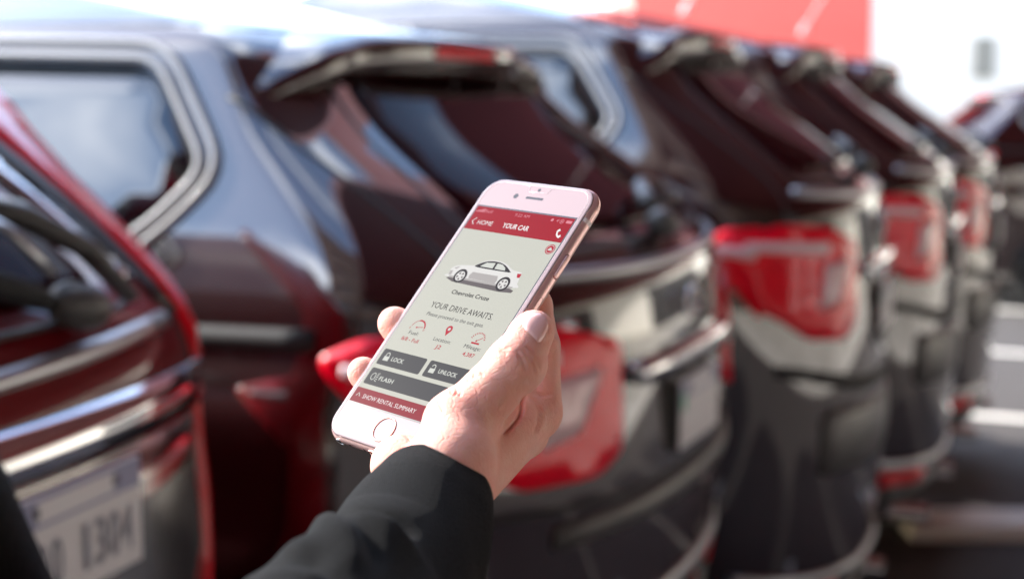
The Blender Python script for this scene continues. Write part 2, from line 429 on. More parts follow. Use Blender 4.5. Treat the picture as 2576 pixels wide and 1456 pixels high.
    for sd in (-1, 1):
        pts = []
        bm = bmesh.new(); bmesh.ops.create_icosphere(bm, subdivisions=2, radius=1)
        for v in bm.verts: v.co = Vector((sd * (.62 + v.co.x * .17), -4.44 + v.co.y * .10 + abs(v.co.x) * .05, .78 + v.co.z * .075))
        bm_obj('headlamp', bm, M['lens_and_highlight'], root, True)
    bm_obj('grille', box_bm(-.42, .42, -4.60, -4.50, .50, .76, .02), M['black_plastic'], root)
    # spoiler lip: cross section swept across the top of the rear window
    us = np.linspace(-.72, .72, 41); V = []; Fc = []
    for u in us:
        t = abs(u) / .72
        zc = 1.618 - .125 * t ** 4.0 * 1.0 - .012 * t * t
        vv = S.V(u, min(zc, 1.60)); L_ = .14 * (1 - t ** 3.2) + .012; h = .082 * (1 - t ** 5) + .014
        sec = [(-.20, .030), (-.06, .018), (L_ * .6, -.002), (L_, -.018), (L_ + .006, -.034), (L_ - .004, -h), (L_ * .62, -h - .014), (0.0, -h - .022), (-.05, -h - .022)]
        for dv, dz in sec: V.append((u, vv + dv, zc + dz))
    q = 9
    for i in range(len(us) - 1):
        for j in range(q):
            Fc.append((i * q + j, (i + 1) * q + j, (i + 1) * q + (j + 1) % q, i * q + (j + 1) % q))
    Fc.append(tuple(range(q))); Fc.append(tuple((len(us) - 1) * q + j for j in range(q))[::-1])
    sp = mesh_obj('roof_spoiler', V, Fc, paint_m, root)
    V = []; Fc = []
    for i, u in enumerate(np.linspace(-.16, .16, 9)):
        t = abs(u) / .72; zc = 1.618 - .012 * t * t; vv = S.V(u, 1.60); L_ = .14 * (1 - t ** 3.2) + .012
        V += [(u, vv + L_ + .010, zc - .032), (u, vv + L_ + .006, zc - .058), (u, vv + L_ - .02, zc - .058), (u, vv + L_ - .02, zc - .032)]
    for i in range(8):
        for j in range(4): Fc.append((i * 4 + j, (i + 1) * 4 + j, (i + 1) * 4 + (j + 1) % 4, i * 4 + (j + 1) % 4))
    mesh_obj('brake_light', V, Fc, M['lamp_red'], sp)
    # tailgate seams and trim
    for sd in (-1, 1):
        trim('tailgate_seam', S, 'side', smooth_path([(-.60, 1.61), (-.56, 1.56), (-.51, 1.51), (-.47, 1.46)], 5), M['satin'], root, r=.005, side=sd, off=.002)
        trim('tailgate_seam', S, 'rear', smooth_path([(sd * .745, 1.47), (sd * .74, 1.36), (sd * .74, 1.2), (sd * .765, 1.06)], 5), M['rubber'], root, r=.006, off=0)
    gt = [(-.70, 1.135), (-.35, 1.12), (0, 1.115), (.35, 1.12), (.70, 1.135)]
    trim('tailgate_trim', S, 'rear', smooth_path(gt, 4), M[rear_trim], root, r=.014, off=.006, flat=.7)
    trim('tailgate_seam', S, 'rear', smooth_path([(-.80, .70), (-.4, .675), (0, .668), (.4, .675), (.80, .70)], 4), M['rubber'], root, r=.008, off=.0)
    # chrome bar over the plate, plate recess; on the nearest car they sit towards one side
    pu, pk, pz = (-.35, .95, .915) if near else (0, 1.0, .788)
    if near:
        patch('chrome_bar', S, 'rear', [(-.80, 1.065), (.80, 1.065), (.80, 1.0), (-.80, 1.0)], M['chrome'], root, off=.012, depth=.02, rnd=.02, step=.05)
        patch('plate_panel', S, 'rear', [(-.77, .99), (.77, .99), (.76, .70), (-.76, .70)], M['chrome_soft'], root, off=.006, depth=.012, rnd=.03, step=.06)
    else:
        patch('chrome_bar', S, 'rear', [(-.36, .935), (.36, .935), (.33, .885), (-.33, .885)], M['chrome'], root, off=.028, depth=.03, rnd=.015, step=.06)
        patch('plate_recess', S, 'rear', [(-.175, .875), (.175, .875), (.165, .705), (-.165, .705)], M['black_plastic'], root, off=.004, depth=.01, rnd=.02, step=.06)
    pp, pn_ = surf(S, 'rear', pu, pz, .018)
    pl = bm_obj('licence_plate', box_bm(-.1525 * pk, .1525 * pk, 0, .005, -.076 * pk, .076 * pk, .002), M['plate'], root)
    pl.location = pp; pl.rotation_euler.z = math.atan2(-pn_.x, pn_.y)
    def rect(nm, x0, x1, z0, z1, m, y):
        y = .0062 + y; x0, x1, z0, z1 = (q * pk for q in (x0, x1, z0, z1))
        return mesh_obj(nm, [(x0, y, z0), (x1, y, z0), (x1, y, z1), (x0, y, z1)], [(0, 1, 2, 3)[::-1]], m, pl, False)
    rect('plate_band', -.150, .150, .034, .074, M['plate_blue'], 0)
    rect('plate_title_field', -.085, .085, .040, .068, M['plate'], .0006)
    rect('plate_sticker', .122, .150, .010, .046, M['plate_green'], .0010)
    for x in (-.089, .089): rect('plate_bolt', x - .008, x + .008, .048, .062, M['ink'], .0012)
    wl = .26 * pk / max(1, len(plate))
    for q, ch_ in enumerate(plate):
        if ch_ != ' ': flat_text('plate_character', ch_, M['faded_ink'] if near else M['ink'], pl, (q - (len(plate) - 1) / 2) * wl, -.018 * pk, 0, wl * (.40 if ch_ in '1I' else .78), .062 * pk, bold=0.01, axes=(Vector((0, .0078, 0)), Vector((-1, 0, 0)), Vector((0, 0, 1))))
    for sd in (-1, 1):
        if not near and sd < 0: trim('pillar_glint_and_gap', S, 'rear', smooth_path([(sd * .655, 1.20), (sd * .60, 1.38), (sd * .545, 1.52)], 5), M['chrome_soft'] if sd < 0 else M['black_plastic'], root, r=.016 if sd < 0 else .010, off=.004, flat=.8)  # bright reflection along the far glass edge, put in as a chrome strip
    if near:
        patch('sunlit_corner', S, 'rear', [(-.76, .60), (-.915, .60), (-.915, 1.0), (-.905, 1.22), (-.885, 1.36), (-.865, 1.53), (-.69, 1.53), (-.74, 1.30), (-.78, 1.10)], M['sunlit_red'], root, off=.010, rnd=.01, step=.035, depth=.02)  # sunlit edge of the same body, painted as a brighter patch
        patch('pillar_glint_and_gap', S, 'rear', [(-.70, 1.19), (-.655, 1.19), (-.565, 1.52), (-.60, 1.52)], M['chrome'], root, off=.010, rnd=.01, step=.04)  # reflection streak on the pillar, put in as a chrome strip
        patch('pillar_glint_and_gap', S, 'rear', [(-.80, 1.12), (-.725, 1.16), (-.635, 1.52), (-.66, 1.52)], M['black_plastic'], root, off=.006, rnd=.01, step=.04)
    # emblem: plain flat ring on the tailgate
    c, n = surf(S, 'rear', 0, 1.02, .018)
    V, Fc = tube([c + Vector((math.cos(t) * .048, 0, math.sin(t) * .03)) for t in np.linspace(0, 2 * math.pi, 20)[:-1]], .006, 6, True)
    mesh_obj('emblem', V, Fc, M['chrome'], root)
    # bumper: lower cladding, step pad, crease strip
    patch('bumper_cladding', S, 'rear', [(-.84, .42), (.84, .42), (.80, .23), (-.80, .23)], M['black_plastic'], root, off=.010, rnd=.04, step=.07)
    trim('bumper_strip', S, 'rear', smooth_path([(-.86, .50), (-.6, .485), (0, .475), (.6, .485), (.86, .50)], 5), M[rear_trim], root, r=.013, off=.004, flat=.7)
    trim('step_pad', S, 'rear', smooth_path([(-.60, .633), (0, .628), (.60, .633)], 5), M['grey_plastic'], root, r=.026, off=.0, flat=.5)
    # wiper: motor cover on the glass foot, arm and blade
    w0 = -.46 if near else 0.0
    pv, n = surf(S, 'rear', w0, 1.175, .02)
    bm = bmesh.new(); bmesh.ops.create_icosphere(bm, subdivisions=3, radius=1)
    for v in bm.verts:
        v.co = pv + Vector((v.co.x * .050, v.co.y * .038 + .028, v.co.z * .034 + .010 * v.co.x)) * 1.0 
    wc = bm_obj('wiper_mount', bm, M['grey_plastic'], root, True)
    if near:
        pts = [surf(S, 'rear', w0 + d, z, o)[0] for d, z, o in ((-.10, 1.155, .05), (-.04, 1.20, .08), (.05, 1.24, .095), (.13, 1.27, .09))]
        V, Fc = tube(pts, [.020, .030, .036, .030], 10, flat=.5); mesh_obj('wiper_arm', V, Fc, M['grey_plastic'], wc)
        pts = [surf(S, 'rear', w0 + d, z, o)[0] for d, z, o in ((.03, 1.17, .03), (.09, 1.178, .05), (.16, 1.20, .055), (.26, 1.215, .04), (.50, 1.24, .03))]
        V, Fc = tube(pts, [.012, .026, .028, .018, .012], 10, flat=.7); mesh_obj('wiper_blade', V, Fc, M['rubber'], wc)
        V, Fc = tube([surf(S, 'rear', w0 + d, z, o)[0] for d, z, o in ((.115, 1.235, .10), (.10, 1.215, .10), (.06, 1.18, .075))], .008, 8); mesh_obj('wiper_link', V, Fc, M['satin'], wc)
        return root
    pts = []
    for t in np.linspace(0, 1, 9):
        u = arm * (.02 + .36 * t); z = 1.19 + .035 * math.sin(t * math.pi) + .03 * t
        p, nn = surf(S, 'rear', u, z, .05 - .015 * t); pts.append(p)
    V, Fc = tube(pts, [.026, .024, .021, .017, .014, .012, .010, .010, .009], 8, flat=.6); mesh_obj('wiper_arm', V, Fc, M['grey_plastic'], wc)
    pts = [surf(S, 'rear', arm * u, 1.21, .022)[0] for u in np.linspace(.06, .5, 10)]
    V, Fc = tube(pts, .009, 6); mesh_obj('wiper_blade', V, Fc, M['rubber'], wc)
    return root
CS = 0.82      # size of the cars against the first measured layout
def finish(root, zi, zo):
    for ch in root.children_recursive:
        if ch.type != 'MESH' or ch.data.users > 1: continue
        n = ch.name.split('.')[0]
        if n in ('wheel', 'rim', 'wheel_arch', 'arch_lip'): continue
        if n == 'licence_plate': ch.location.z = float(np.interp(ch.location.z, zi, zo)); continue
        if ch.parent.name.startswith('licence_plate'): continue
        me = ch.data; co = np.empty(len(me.vertices) * 3); me.vertices.foreach_get('co', co); co = co.reshape(-1, 3)
        zt = np.linspace(0, 2.4, 961); to = np.interp(zt, zi, zo); kk = np.exp(-.5 * (np.arange(-60, 61) * .0025 / .045) ** 2); kk /= kk.sum()
        to = np.convolve(np.concatenate([to[0] - .0025 * np.arange(60, 0, -1), to, to[-1] + .0025 * np.arange(1, 61)]), kk, mode='valid')
        co[:, 2] = np.interp(co[:, 2], zt, to); me.vertices.foreach_set('co', co.ravel()); me.update()
    root.scale = (CS, CS, CS)
ZM1 = ([.2, .37, .54, .62, 3.0], [.22, .72, 1.08, 1.17, 3.55])
ZM3 = ([.2, .37, .54, .62, 1.40, 1.60, 1.80, 3.0], [.22, .72, 1.08, 1.17, 1.95, 2.09, 2.15, 3.3])
ZM2 = ([.2, .45, .60, .68, 1.175, 3.0], [.20, .42, .74, 1.19, 1.725, 3.63])
def grow(poly, d):
    c = Vector((sum(p[0] for p in poly) / len(poly), sum(p[1] for p in poly) / len(poly))); out = []
    N = len(poly)
    ar = sum(poly[i][0] * poly[(i + 1) % N][1] - poly[(i + 1) % N][0] * poly[i][1] for i in range(N)); sg = 1 if ar > 0 else -1
    for i in range(N):
        a = Vector(poly[i - 1]); p = Vector(poly[i]); b = Vector(poly[(i + 1) % N])
        n1 = Vector(((p - a).y, -(p - a).x)).normalized() * sg; n2 = Vector(((b - p).y, -(b - p).x)).normalized() * sg
        m_ = (n1 + n2).normalized(); out.append(tuple(p + m_ * d / max(.5, m_.dot(n1))))
    return out
QW = [(-.665, 1.335), (-.76, 1.235), (-.92, 1.150), (-1.33, 1.14), (-1.30, 1.545), (-.82, 1.53)]

# ------------------------------------------------------------------ ground and lane
def ground_mat():
    m = mat('concrete', (0.40, 0.37, 0.33), rough=0.85); t = m.node_tree; b = t.nodes['Principled BSDF']
    g = t.nodes.new('ShaderNodeTexCoord')
    n1 = t.nodes.new('ShaderNodeTexNoise'); n1.inputs['Scale'].default_value = .9; n1.inputs['Detail'].default_value = 8
    n2 = t.nodes.new('ShaderNodeTexNoise'); n2.inputs['Scale'].default_value = 40; n2.inputs['Detail'].default_value = 4
    t.links.new(g.outputs['Object'], n1.inputs['Vector']); t.links.new(g.outputs['Object'], n2.inputs['Vector'])
    r = t.nodes.new('ShaderNodeValToRGB'); r.color_ramp.elements[0].color = (.50, .47, .41, 1); r.color_ramp.elements[1].color = (.76, .72, .65, 1)
    r.color_ramp.elements[0].position = .40; r.color_ramp.elements[1].position = .58
    ad = t.nodes.new('ShaderNodeMix'); ad.data_type = 'FLOAT'; ad.inputs[0].default_value = .35
    t.links.new(n1.outputs['Fac'], ad.inputs[2]); t.links.new(n2.outputs['Fac'], ad.inputs[3]); t.links.new(ad.outputs[0], r.inputs[0])
    t.links.new(r.outputs[0], b.inputs['Base Color'])
    bp = t.nodes.new('ShaderNodeBump'); bp.inputs['Strength'].default_value = .4; bp.inputs['Distance'].default_value = .01
    t.links.new(n2.outputs['Fac'], bp.inputs['Height']); t.links.new(bp.outputs[0], b.inputs['Normal'])
    return m
g = mesh_obj('ground', [(-400, -400, 0), (400, -400, 0), (400, 400, 0), (-400, 400, 0)], [(0, 1, 2, 3)], ground_mat(), None, False)
tag(g, 'pale concrete car park ground', kind='structure')

def strip(name, r0, r1, w0, w1, z, m):
    P = [ROW * a + REAR * b for a, b in ((w0, r0), (w1, r0), (w1, r1), (w0, r1))]
    return mesh_obj(name, [(p.x, p.y, z) for p in P], [(0, 1, 2, 3)], m, None, False)
M['asphalt'] = mat('asphalt', (.070, .062, .058), rough=.9, noise=.35, nscale=6, bump=.5, bscale=120)
M['line_paint'] = mat('line_paint', (.78, .74, .66), rough=.7, noise=.12, nscale=20)
tag(strip('parking_bay', -9, 2.9, -12, 60, .004, M['asphalt']), 'dark asphalt of the parking bays under the row of cars', kind='structure')
for k in range(-1, 9):
    w = (3.06 + 2.6 * k + 1.3) * .82
    tag(strip('bay_line', -6.0, .30, w - .06, w + .06, .008, M['line_paint']), 'white painted line between two parking bays', kind='structure')
tag(strip('edge_line', 2.95, 3.15, -12, 60, .004, M['line_paint']), 'white painted line where the dark asphalt meets the pale concrete', kind='structure')

# ------------------------------------------------------------------ the row of parked cars
B0 = Vector((0.333, 3.191, 0)); SP = 2.6
CARROT = math.atan2(-ROW.y, -ROW.x)
def row_pos(k, back=0.0): 
    p = (B0 + ROW * (SP * k) + REAR * back) * CS; return (p.x, p.y, 0)
S1 = Shape(); S2 = Shape(dk=.62, tz=([1.0, 1.15, 1.30, 1.45, 1.6], [.99, 1.03, 1.07, 1.11, 1.13]), vo=([1.12, 1.3, 1.5, 1.6], [0, .05, .10, .08]))
GRP = 'maroon cars parked side by side in a row'
carB = make_car(M['maroon'], S1, '', loc=row_pos(0)); carB.rotation_euler.z = CARROT; finish(carB, *ZM1)
tag(carB, 'dark maroon car behind the phone, its side window reflecting blue sky', 'car', GRP)
labels = ['dark maroon car just beyond the one behind the phone, with a whip antenna',
          'dark maroon car third along the row, tail lamp under a narrow rear pillar',
          'most distant maroon car in the row, mostly hidden by the rear pillars before it']
row_cars = [carB]
carC = make_car(M['maroon'], S1, '', loc=(0, 0, 0)); carC.rotation_euler.z = CARROT; finish(carC, *ZM2); carC['category'] = 'car'; carC['group'] = GRP
for k in range(1, 4):
    c = carC if k == 1 else copy_tree(carC)
    pvx, pvy, pz_ = ((2165, 430, 4.75), (2367, 390, 6.2), (2477, 375, 7.7), (2548, 366, 9.2))[k - 1]
    P = at(pvx, pvy, pz_ * CS); c.location = (P.x, P.y, 0); c.scale.z = P.z / 1.727; c.scale.x = CS * .80; c['label'] = labels[k - 1]; row_cars.append(c)
pa = (ROW * 1.02 + REAR * -1.265) * CS
carA = make_car(M['red'], S2, '720 1304', loc=(pa.x, pa.y, 0), rear_trim='satin', arm=1, near=True); carA.rotation_euler.z = CARROT; finish(carA, *ZM3)
tag(carA, 'bright red car nearest the camera with a grey rear wiper and a white licence plate', 'car')
# roof antennas of the second and third cars
M['clear_rod'] = mat('pale_rod', (.75, .68, .66), rough=.3)
def antenna(car):
    V, Fc = tube([(0, -.62, 1.645), (0, -.60, 1.69)], [.018, .010], 10); V = [v + Vector((0, 0, .59)) for v in V]; b = mesh_obj('antenna', V, Fc, M['clear_rod'], car)
    V, Fc = tube([(0, -.60, 1.69), (0, -.42, 1.98)], [.006, .0035], 6); V = [v + Vector((0, 0, .59)) for v in V]; mesh_obj('antenna_whip', V, Fc, M['clear_rod'], b)
M['clear_rod'] = mat('pale_rod', (.75, .68, .66), rough=.3)
for c in row_cars[1:3]: antenna(c)
# crossing car beyond the end of the row
crs = copy_tree(carB); crs.location = (3.6, 12.2, 0); crs.rotation_euler.z = R_(90); crs['label'] = 'distant dark red car standing crosswise past the end of the row, by the white wall'
del crs['group']
# cars facing the row across the lane
white = make_car(M['white_paint'], S1, '', loc=(0, 0, 0)); finish(white, *ZM2)
def facing(k, o, lab):
    p = B0 + ROW * (SP * k) + REAR * 10.6; o.location = (p.x * CS, p.y * CS, 0); o.rotation_euler.z = CARROT + math.pi; tag(o, lab, 'car', 'cars across the lane')
facing(0.2, white, 'white car across the lane, facing the red row')
w2 = copy_tree(white); facing(1.3, w2, 'white car across the lane beside another white one')
def repaint(o, m):
    for ch in [o] + list(o.children_recursive):
        if ch.type == 'MESH' and ch.name.split('.')[0] in ('body', 'roof_spoiler', 'door_mirror'):
            ch.data = ch.data.copy(); ch.data.materials.clear(); ch.data.materials.append(m)
w3 = copy_tree(white); repaint(w3, M['silver_paint']); facing(2.5, w3, 'silver car across the lane past the white cars')

# ------------------------------------------------------------------ buildings
def wallmat(name, col, r=.8): return mat(name, col, rough=r, noise=.06, nscale=1.5, bump=.15, bscale=30)
M['wall_white'] = wallmat('white_render', (.95, .90, .80)); M['wall_red'] = wallmat('red_cladding', (.78, .13, .10), .6)
M['wall_grey'] = wallmat('grey_frame', (.34, .32, .27)); M['blind'] = mat('closed_blind', (.30, .285, .24), rough=.6); M['wall_maroon'] = wallmat('maroon_cladding', (.13, .018, .02), .6); M['brick'] = wallmat('brown_brick', (.10, .07, .055)); M['dark'] = mat('dark_opening', (.02, .02, .022), rough=.3)
bl = empty('building', (0, 0, 0)); tag(bl, 'white building with a red painted left half and one narrow window', 'building')
def W(px, Y): return (px - 1288) / F * Y * math.cos(PITCH) * 1.0
YB = 46.0
def pxx(px, Y): 
    d = VR * ((px - 1288) / F) + VF + VU * ((728 - 100) / F); return d.x / d.y * Y
xr0, xr1, xw1 = pxx(1590, YB), pxx(2192, YB), pxx(3600, YB)
bm_obj('wall', box_bm(xr1 + .01, xw1, YB + .12, YB + 9, 0, 8.5), M['wall_white'], bl)
xm = (pxx(2455, YB), pxx(2505, YB))
rp_ = empty('x', (0, 0, 0)); bpy.data.objects.remove(rp_)
bm_obj('red_wall', box_bm(xr0, xr1, YB, YB + 9, 0, 12.0), M['wall_red'], bl)
for k in range(1, 5):
    bm_obj('panel_joint', box_bm(xr0, xr1 , YB - .012, YB - .002, k * 1.7 + .6, k * 1.7 + .63), M['wall_red'], bl)
z0, z1 = 2.6, 3.85
wn = bm_obj('window', box_bm(xm[0], xm[1], YB - .02, YB + .115, z0, z1), M['wall_grey'], bl)
bm_obj('pane', box_bm(xm[0] + .06, xm[1] - .06, YB - .03, YB - .024, z0 + .06, z1 - .06), M['blind'], wn)
bm_obj('coping', box_bm(xr1 + .01, xw1, YB + .02, YB + .118, 8.3, 8.6), M['wall_grey'], bl)
bm_obj('added_storeys', box_bm(xr0, xw1, YB + .4, YB + 9, 12.01, 27), M['wall_maroon'], bl); bm_obj('added_storeys', box_bm(xr1 + .01, xw1, YB + .4, YB + 8.9, 8.61, 12.0), M['wall_maroon'], bl)  # dark storeys added above the view to darken reflections in the cars
# unseen roof added over the lane to darken car reflections: posts, soffit, beams
cn = empty('added_canopy', (0, 0, 0)); tag(cn, 'unseen dark red roof on steel posts, added over the lane to darken car reflections', 'added_canopy')
M['soffit'] = wallmat('soffit_red', (.085, .010, .012), .7); M['steel'] = mat('steel_post', (.30, .29, .28), rough=.5)
def lane_box(name, r0, r1, w0, w1, z0, z1, m, par):
    bm = box_bm(0, 1, 0, 1, z0, z1)
    for v in bm.verts:
        p = ROW * (w0 + (w1 - w0) * v.co.x) + REAR * (r0 + (r1 - r0) * v.co.y); v.co = Vector((p.x, p.y, v.co.z))
    bmesh.ops.recalc_face_normals(bm, faces=bm.faces); return bm_obj(name, bm, m, par)
lane_box('soffit', -.42, 24, -12, 40, 6.3, 6.45, M['soffit'], cn)
for k in range(4): lane_box('beam', -.37, 23.9, 6 + k * 9, 6.25 + k * 9, 6.1, 6.295, M['soffit'], cn)
lane_box('fascia', -.49, -.425, -12, 40, 6.1, 6.6, M['soffit'], cn)
for k in range(4): lane_box('post', 10.2, 10.4, 2.5 + k * 10, 2.7 + k * 10, 0, 5.995, M['steel'], cn)
# tall brick deck added behind the camera, unseen, to darken car reflections
pk = empty('added_parking_deck', (0, 0, 0)); tag(pk, 'unseen brown brick parking deck, added behind the camera to darken car reflections', 'building')
for f in range(7):
    bm_obj('deck_wall', box_bm(-10.0, 34, -18, -7.0, f * 2.9, f * 2.9 + 1.3), M['brick'], pk)
    bm_obj('opening', box_bm(-9.9, 33.9, -17.9, -7.5, f * 2.9 + 1.3, f * 2.9 + 2.9), M['dark'], pk)
for k in range(8): bm_obj('pier', box_bm(-10 + k * 5.4, -9.4 + k * 5.4, -7.3, -6.9, 0, 20.4), M['brick'], pk)
bm_obj('deck_wall', box_bm(-10.0, 34, -18, -7.0, 20.3, 21.0), M['brick'], pk)
# unseen maroon building added right of the frame to darken car reflections
hl = empty('added_hall', (0, 0, 0)); tag(hl, 'unseen dark maroon building added at the right to darken car reflections', 'building')
hp = Vector((7.6, 19.0, 0)); hd = Vector((.50, -.87, 0)).normalized()
bm_obj('hall_wall', box_bm(0, 26, 0, 8, 0, 26.0), M['wall_maroon'], hl); bm_obj('hall_roof', box_bm(-.2, 26.2, -.2, 8.2, 26.01, 26.3), M['wall_grey'], hl)
bm_obj('hall_plinth', box_bm(0, 26, -.06, -.005, 0, 3.4), M['wall_white'], hl)  # pale band added for bright patches in the car reflections
for a_, b_, h_ in ((4.2, 8.4, 3.0), (13.5, 18.5, 2.8)): bm_obj('hall_door', box_bm(a_, b_, -.09, -.065, 0, h_ * .9), M['dark'], hl)  # dark doors added to break up those reflections
hl.location = hp; hl.rotation_euler.z = math.atan2(hd.y, hd.x)
#TREE
# pale block put in for the sunlit strip on the ground, lower right
kb = bm_obj('sunlit_strip', box_bm(-.26, .30, -.12, .12, 0, .07, .015), M['wall_white'], None)
kb.location = (1.78, 5.36, 0); tag(kb, 'short pale block put in for a sunlit strip on the ground at the lower right', kind='structure')

# ------------------------------------------------------------------ phone
RR = np.array([[0.69811317, 0.50459092, -0.50796259], [-0.13481281, 0.78940502, 0.59888665], [0.70318099, -0.3496108, 0.61911936]])
TT = np.array([-20.53249766, -8.38555712, -584.72943938])
B3 = np.array([list(VR), list(VU), list(-VF)]).T
RW = B3 @ RR
phone = bpy.data.objects.new('phone', None); phone.empty_display_size = .05; link(phone)
mw = Matrix([[*RW[i], 0] for i in range(3)] + [[0, 0, 0, 1]]); mw.translation = cam2w(TT); phone.matrix_world = mw
tag(phone, 'rose gold smartphone with white face showing a car rental app, held in a hand', 'phone')
def mm(v): return tuple(x * .001 for x in v)
def rrect(w, h, r, n=10):
    out = []
    for cx_, cy_, a0 in ((w - r, h - r, 0), (-w + r, h - r, 90), (-w + r, -h + r, 180), (w - r, -h + r, 270)):
        for k in range(n + 1):
            a = R_(a0 + 90 * k / n); out.append((cx_ + math.cos(a) * r, cy_ + math.sin(a) * r))
    return out
HW, HH, TH = 33.55, 69.15, 7.1
def ringloft(rings, cap0=True, cap1=True, r0=10.2, n=12):
    V = []; Fc = []
    for ins, z in rings:
        V += [mm((x, y, z)) for x, y in rrect(HW - ins, HH - ins, r0 - ins, n)]
    N = 4 * (n + 1)
    for i in range(len(rings) - 1):
        for k in range(N): Fc.append((i * N + k, i * N + (k + 1) % N, (i + 1) * N + (k + 1) % N, (i + 1) * N + k))
    if cap0: Fc.append(tuple(range(N))[::-1])
    if cap1: Fc.append(tuple((len(rings) - 1) * N + k for k in range(N)))
    return V, Fc
M['rose'] = mat('rose_gold', (.90, .60, .56), rough=.30, metal=.65)
M['rose_light'] = mat('pale_pink_band', (.85, .72, .70), rough=.4)
M['face'] = mat('white_phone_face', (.25, .185, .19), rough=.10, coat=0, spec=.28)
M['ph_black'] = mat('phone_black', (.008, .007, .008), rough=.15)
rings = []
for k in range(17):
    a = -math.pi / 2 + math.pi * k / 16
    if k == 16: break
    rings.append((3.1 * (1 - math.cos(a)), -3.55 + 3.55 * math.sin(a)))
rings = [r for r in rings if r[1] < -.45]
rings.append((1.25, -.5))
V, Fc = ringloft(rings); mesh_obj('case', V, Fc, M['rose'], phone)
V, Fc = ringloft([(1.28, -.9), (1.28, -.42), (1.5, -.22), (1.9, -.07), (2.5, 0)]); fg = mesh_obj('front_glass', V, Fc, M['face'], phone)
fg.data.polygons[len(fg.data.polygons) - 1].use_smooth = False
# antenna band, side key, tray line, bottom ports
def edge_strip(name, y0, y1, m, grow_=0.03, a0=-80, a1=62, xs=1, parent=None):
    V = []; Fc = []; n = 12
    for k in range(n + 1):
        a = R_(a0 + (a1 - a0) * k / n)
        x = HW - 3.1 * (1 - math.cos(a)) + grow_ * math.cos(a); z = -3.55 + (3.55 + grow_) * math.sin(a)
        V += [mm((xs * x, y0, z)), mm((xs * x, y1, z))]
    for k in range(n): Fc.append((2 * k, 2 * k + 1, 2 * k + 3, 2 * k + 2))
    return mesh_obj(name, V, Fc, m, parent or phone)
edge_strip('antenna_band', 52.2, 54.2, M['rose_light']); edge_strip('antenna_band', 52.2, 54.2, M['rose_light'], xs=-1)
def pill(name, yc, ln, hz, out_, m, side=1):
    V = []; 
    for o_, sc in ((-.3, 1.0), (out_, 1.0), (out_ + .12, .82)):
        for x, y in rrect(ln / 2 * (1 if sc == 1 else (ln - .4) / ln), hz / 2 * sc, hz / 2 * .95 * sc, 5): V.append(mm((side * (HW + o_), yc + x, -3.55 + y)))
    N = 24; Fc = []
    for i in range(2):
        for k in range(N): Fc.append((i * N + k, i * N + (k + 1) % N, (i + 1) * N + (k + 1) % N, (i + 1) * N + k))
    Fc.append(tuple(2 * N + k for k in range(N)))
    return mesh_obj(name, V, Fc, m, phone)
M['rose_dark'] = mat('key_gap', (.30, .12, .09), rough=.4)
pill('key_gap', 30.5, 12.2, 3.3, .01, M['rose_dark']); pill('power_button', 30.5, 11.4, 2.6, .45, M['rose'])
V, Fc = tube([mm((HW + .02, y, z)) for y, z in [(x + 6.5, y - 3.55) for x, y in rrect(8.2, 1.1, 1.05, 5)]], .00006, 6, True); mesh_obj('card_tray_line', V, Fc, M['rose_dark'], phone)
def port(name, xc, ln, hz, m, ring=None):
    pts = [(xc + x, y - 3.55) for x, y in rrect(ln / 2, hz / 2, hz / 2 * .96, 6)]
    V = [mm((x, -HH - .03, z)) for x, z in pts]
    mesh_obj(name, V, [tuple(range(len(V)))], m, phone, False)
    if ring:
        V, Fc = tube([mm((x, -HH - .02, z)) for x, z in pts], .00022, 6, True); mesh_obj(name + '_rim', V, Fc, ring, phone)
port('headphone_jack', -23.5, 3.7, 3.7, M['ph_black'], M['satin'])
port('charging_port', 0, 9.0, 2.6, M['ph_black'], M['rose'])
for x in (-17.0, -7.5, 8.6): port('bottom_screw', x, 1.3, 1.3, M['ph_black'])
# face details
def flat(name, pts, z, m, parent=phone):
    return mesh_obj(name, [mm((x, y, z)) for x, y in pts], [tuple(range(len(pts)))], m, parent, False)
def circ(x, y, r, n=24, a0=0, a1=360): return [(x + math.cos(R_(a0 + (a1 - a0) * k / n)) * r, y + math.sin(R_(a0 + (a1 - a0) * k / n)) * r) for k in range(n if a1 - a0 == 360 else n + 1)]
def line(name, pts, wd, z, m, parent=phone, closed=False):
    """flat stroke"""
    V = []; N = len(pts); P = [Vector(p) for p in pts]
    for i, p in enumerate(P):
        a = P[(i - 1) % N] if closed or i else P[0]; b = P[(i + 1) % N] if closed or i < N - 1 else P[-1]
        t = (b - a).normalized(); q = Vector((-t.y, t.x)) * wd / 2
        V += [mm((p.x + q.x, p.y + q.y, z)), mm((p.x - q.x, p.y - q.y, z))]
    Fc = [(2 * i, 2 * i + 1, 2 * ((i + 1) % N) + 1, 2 * ((i + 1) % N)) for i in range(N if closed else N - 1)]
    return mesh_obj(name, V, Fc, m, parent, False)
flat('earpiece', [(x, y + 59.6) for x, y in rrect(5.2, .62, .6, 5)], .03, M['ph_black'])
flat('front_camera', circ(-.2, 64.2, .85), .03, M['ph_black']); flat('proximity_sensor', circ(-11.3, 59.7, 1.35), .03, M['ph_black'])
V, Fc = tube([mm((x, y - 59.6, .03)) for x, y in circ(0, 0, 5.45, 48)], .00036, 8, True)
M['ring'] = mat('dark_rose_ring', (.30, .13, .11), rough=.3, metal=.8)
hb = mesh_obj('home_button', V, Fc, M['ring'], phone); flat('home_button_face', circ(0, -59.6, 5.2, 40), .02, M['face'], hb)
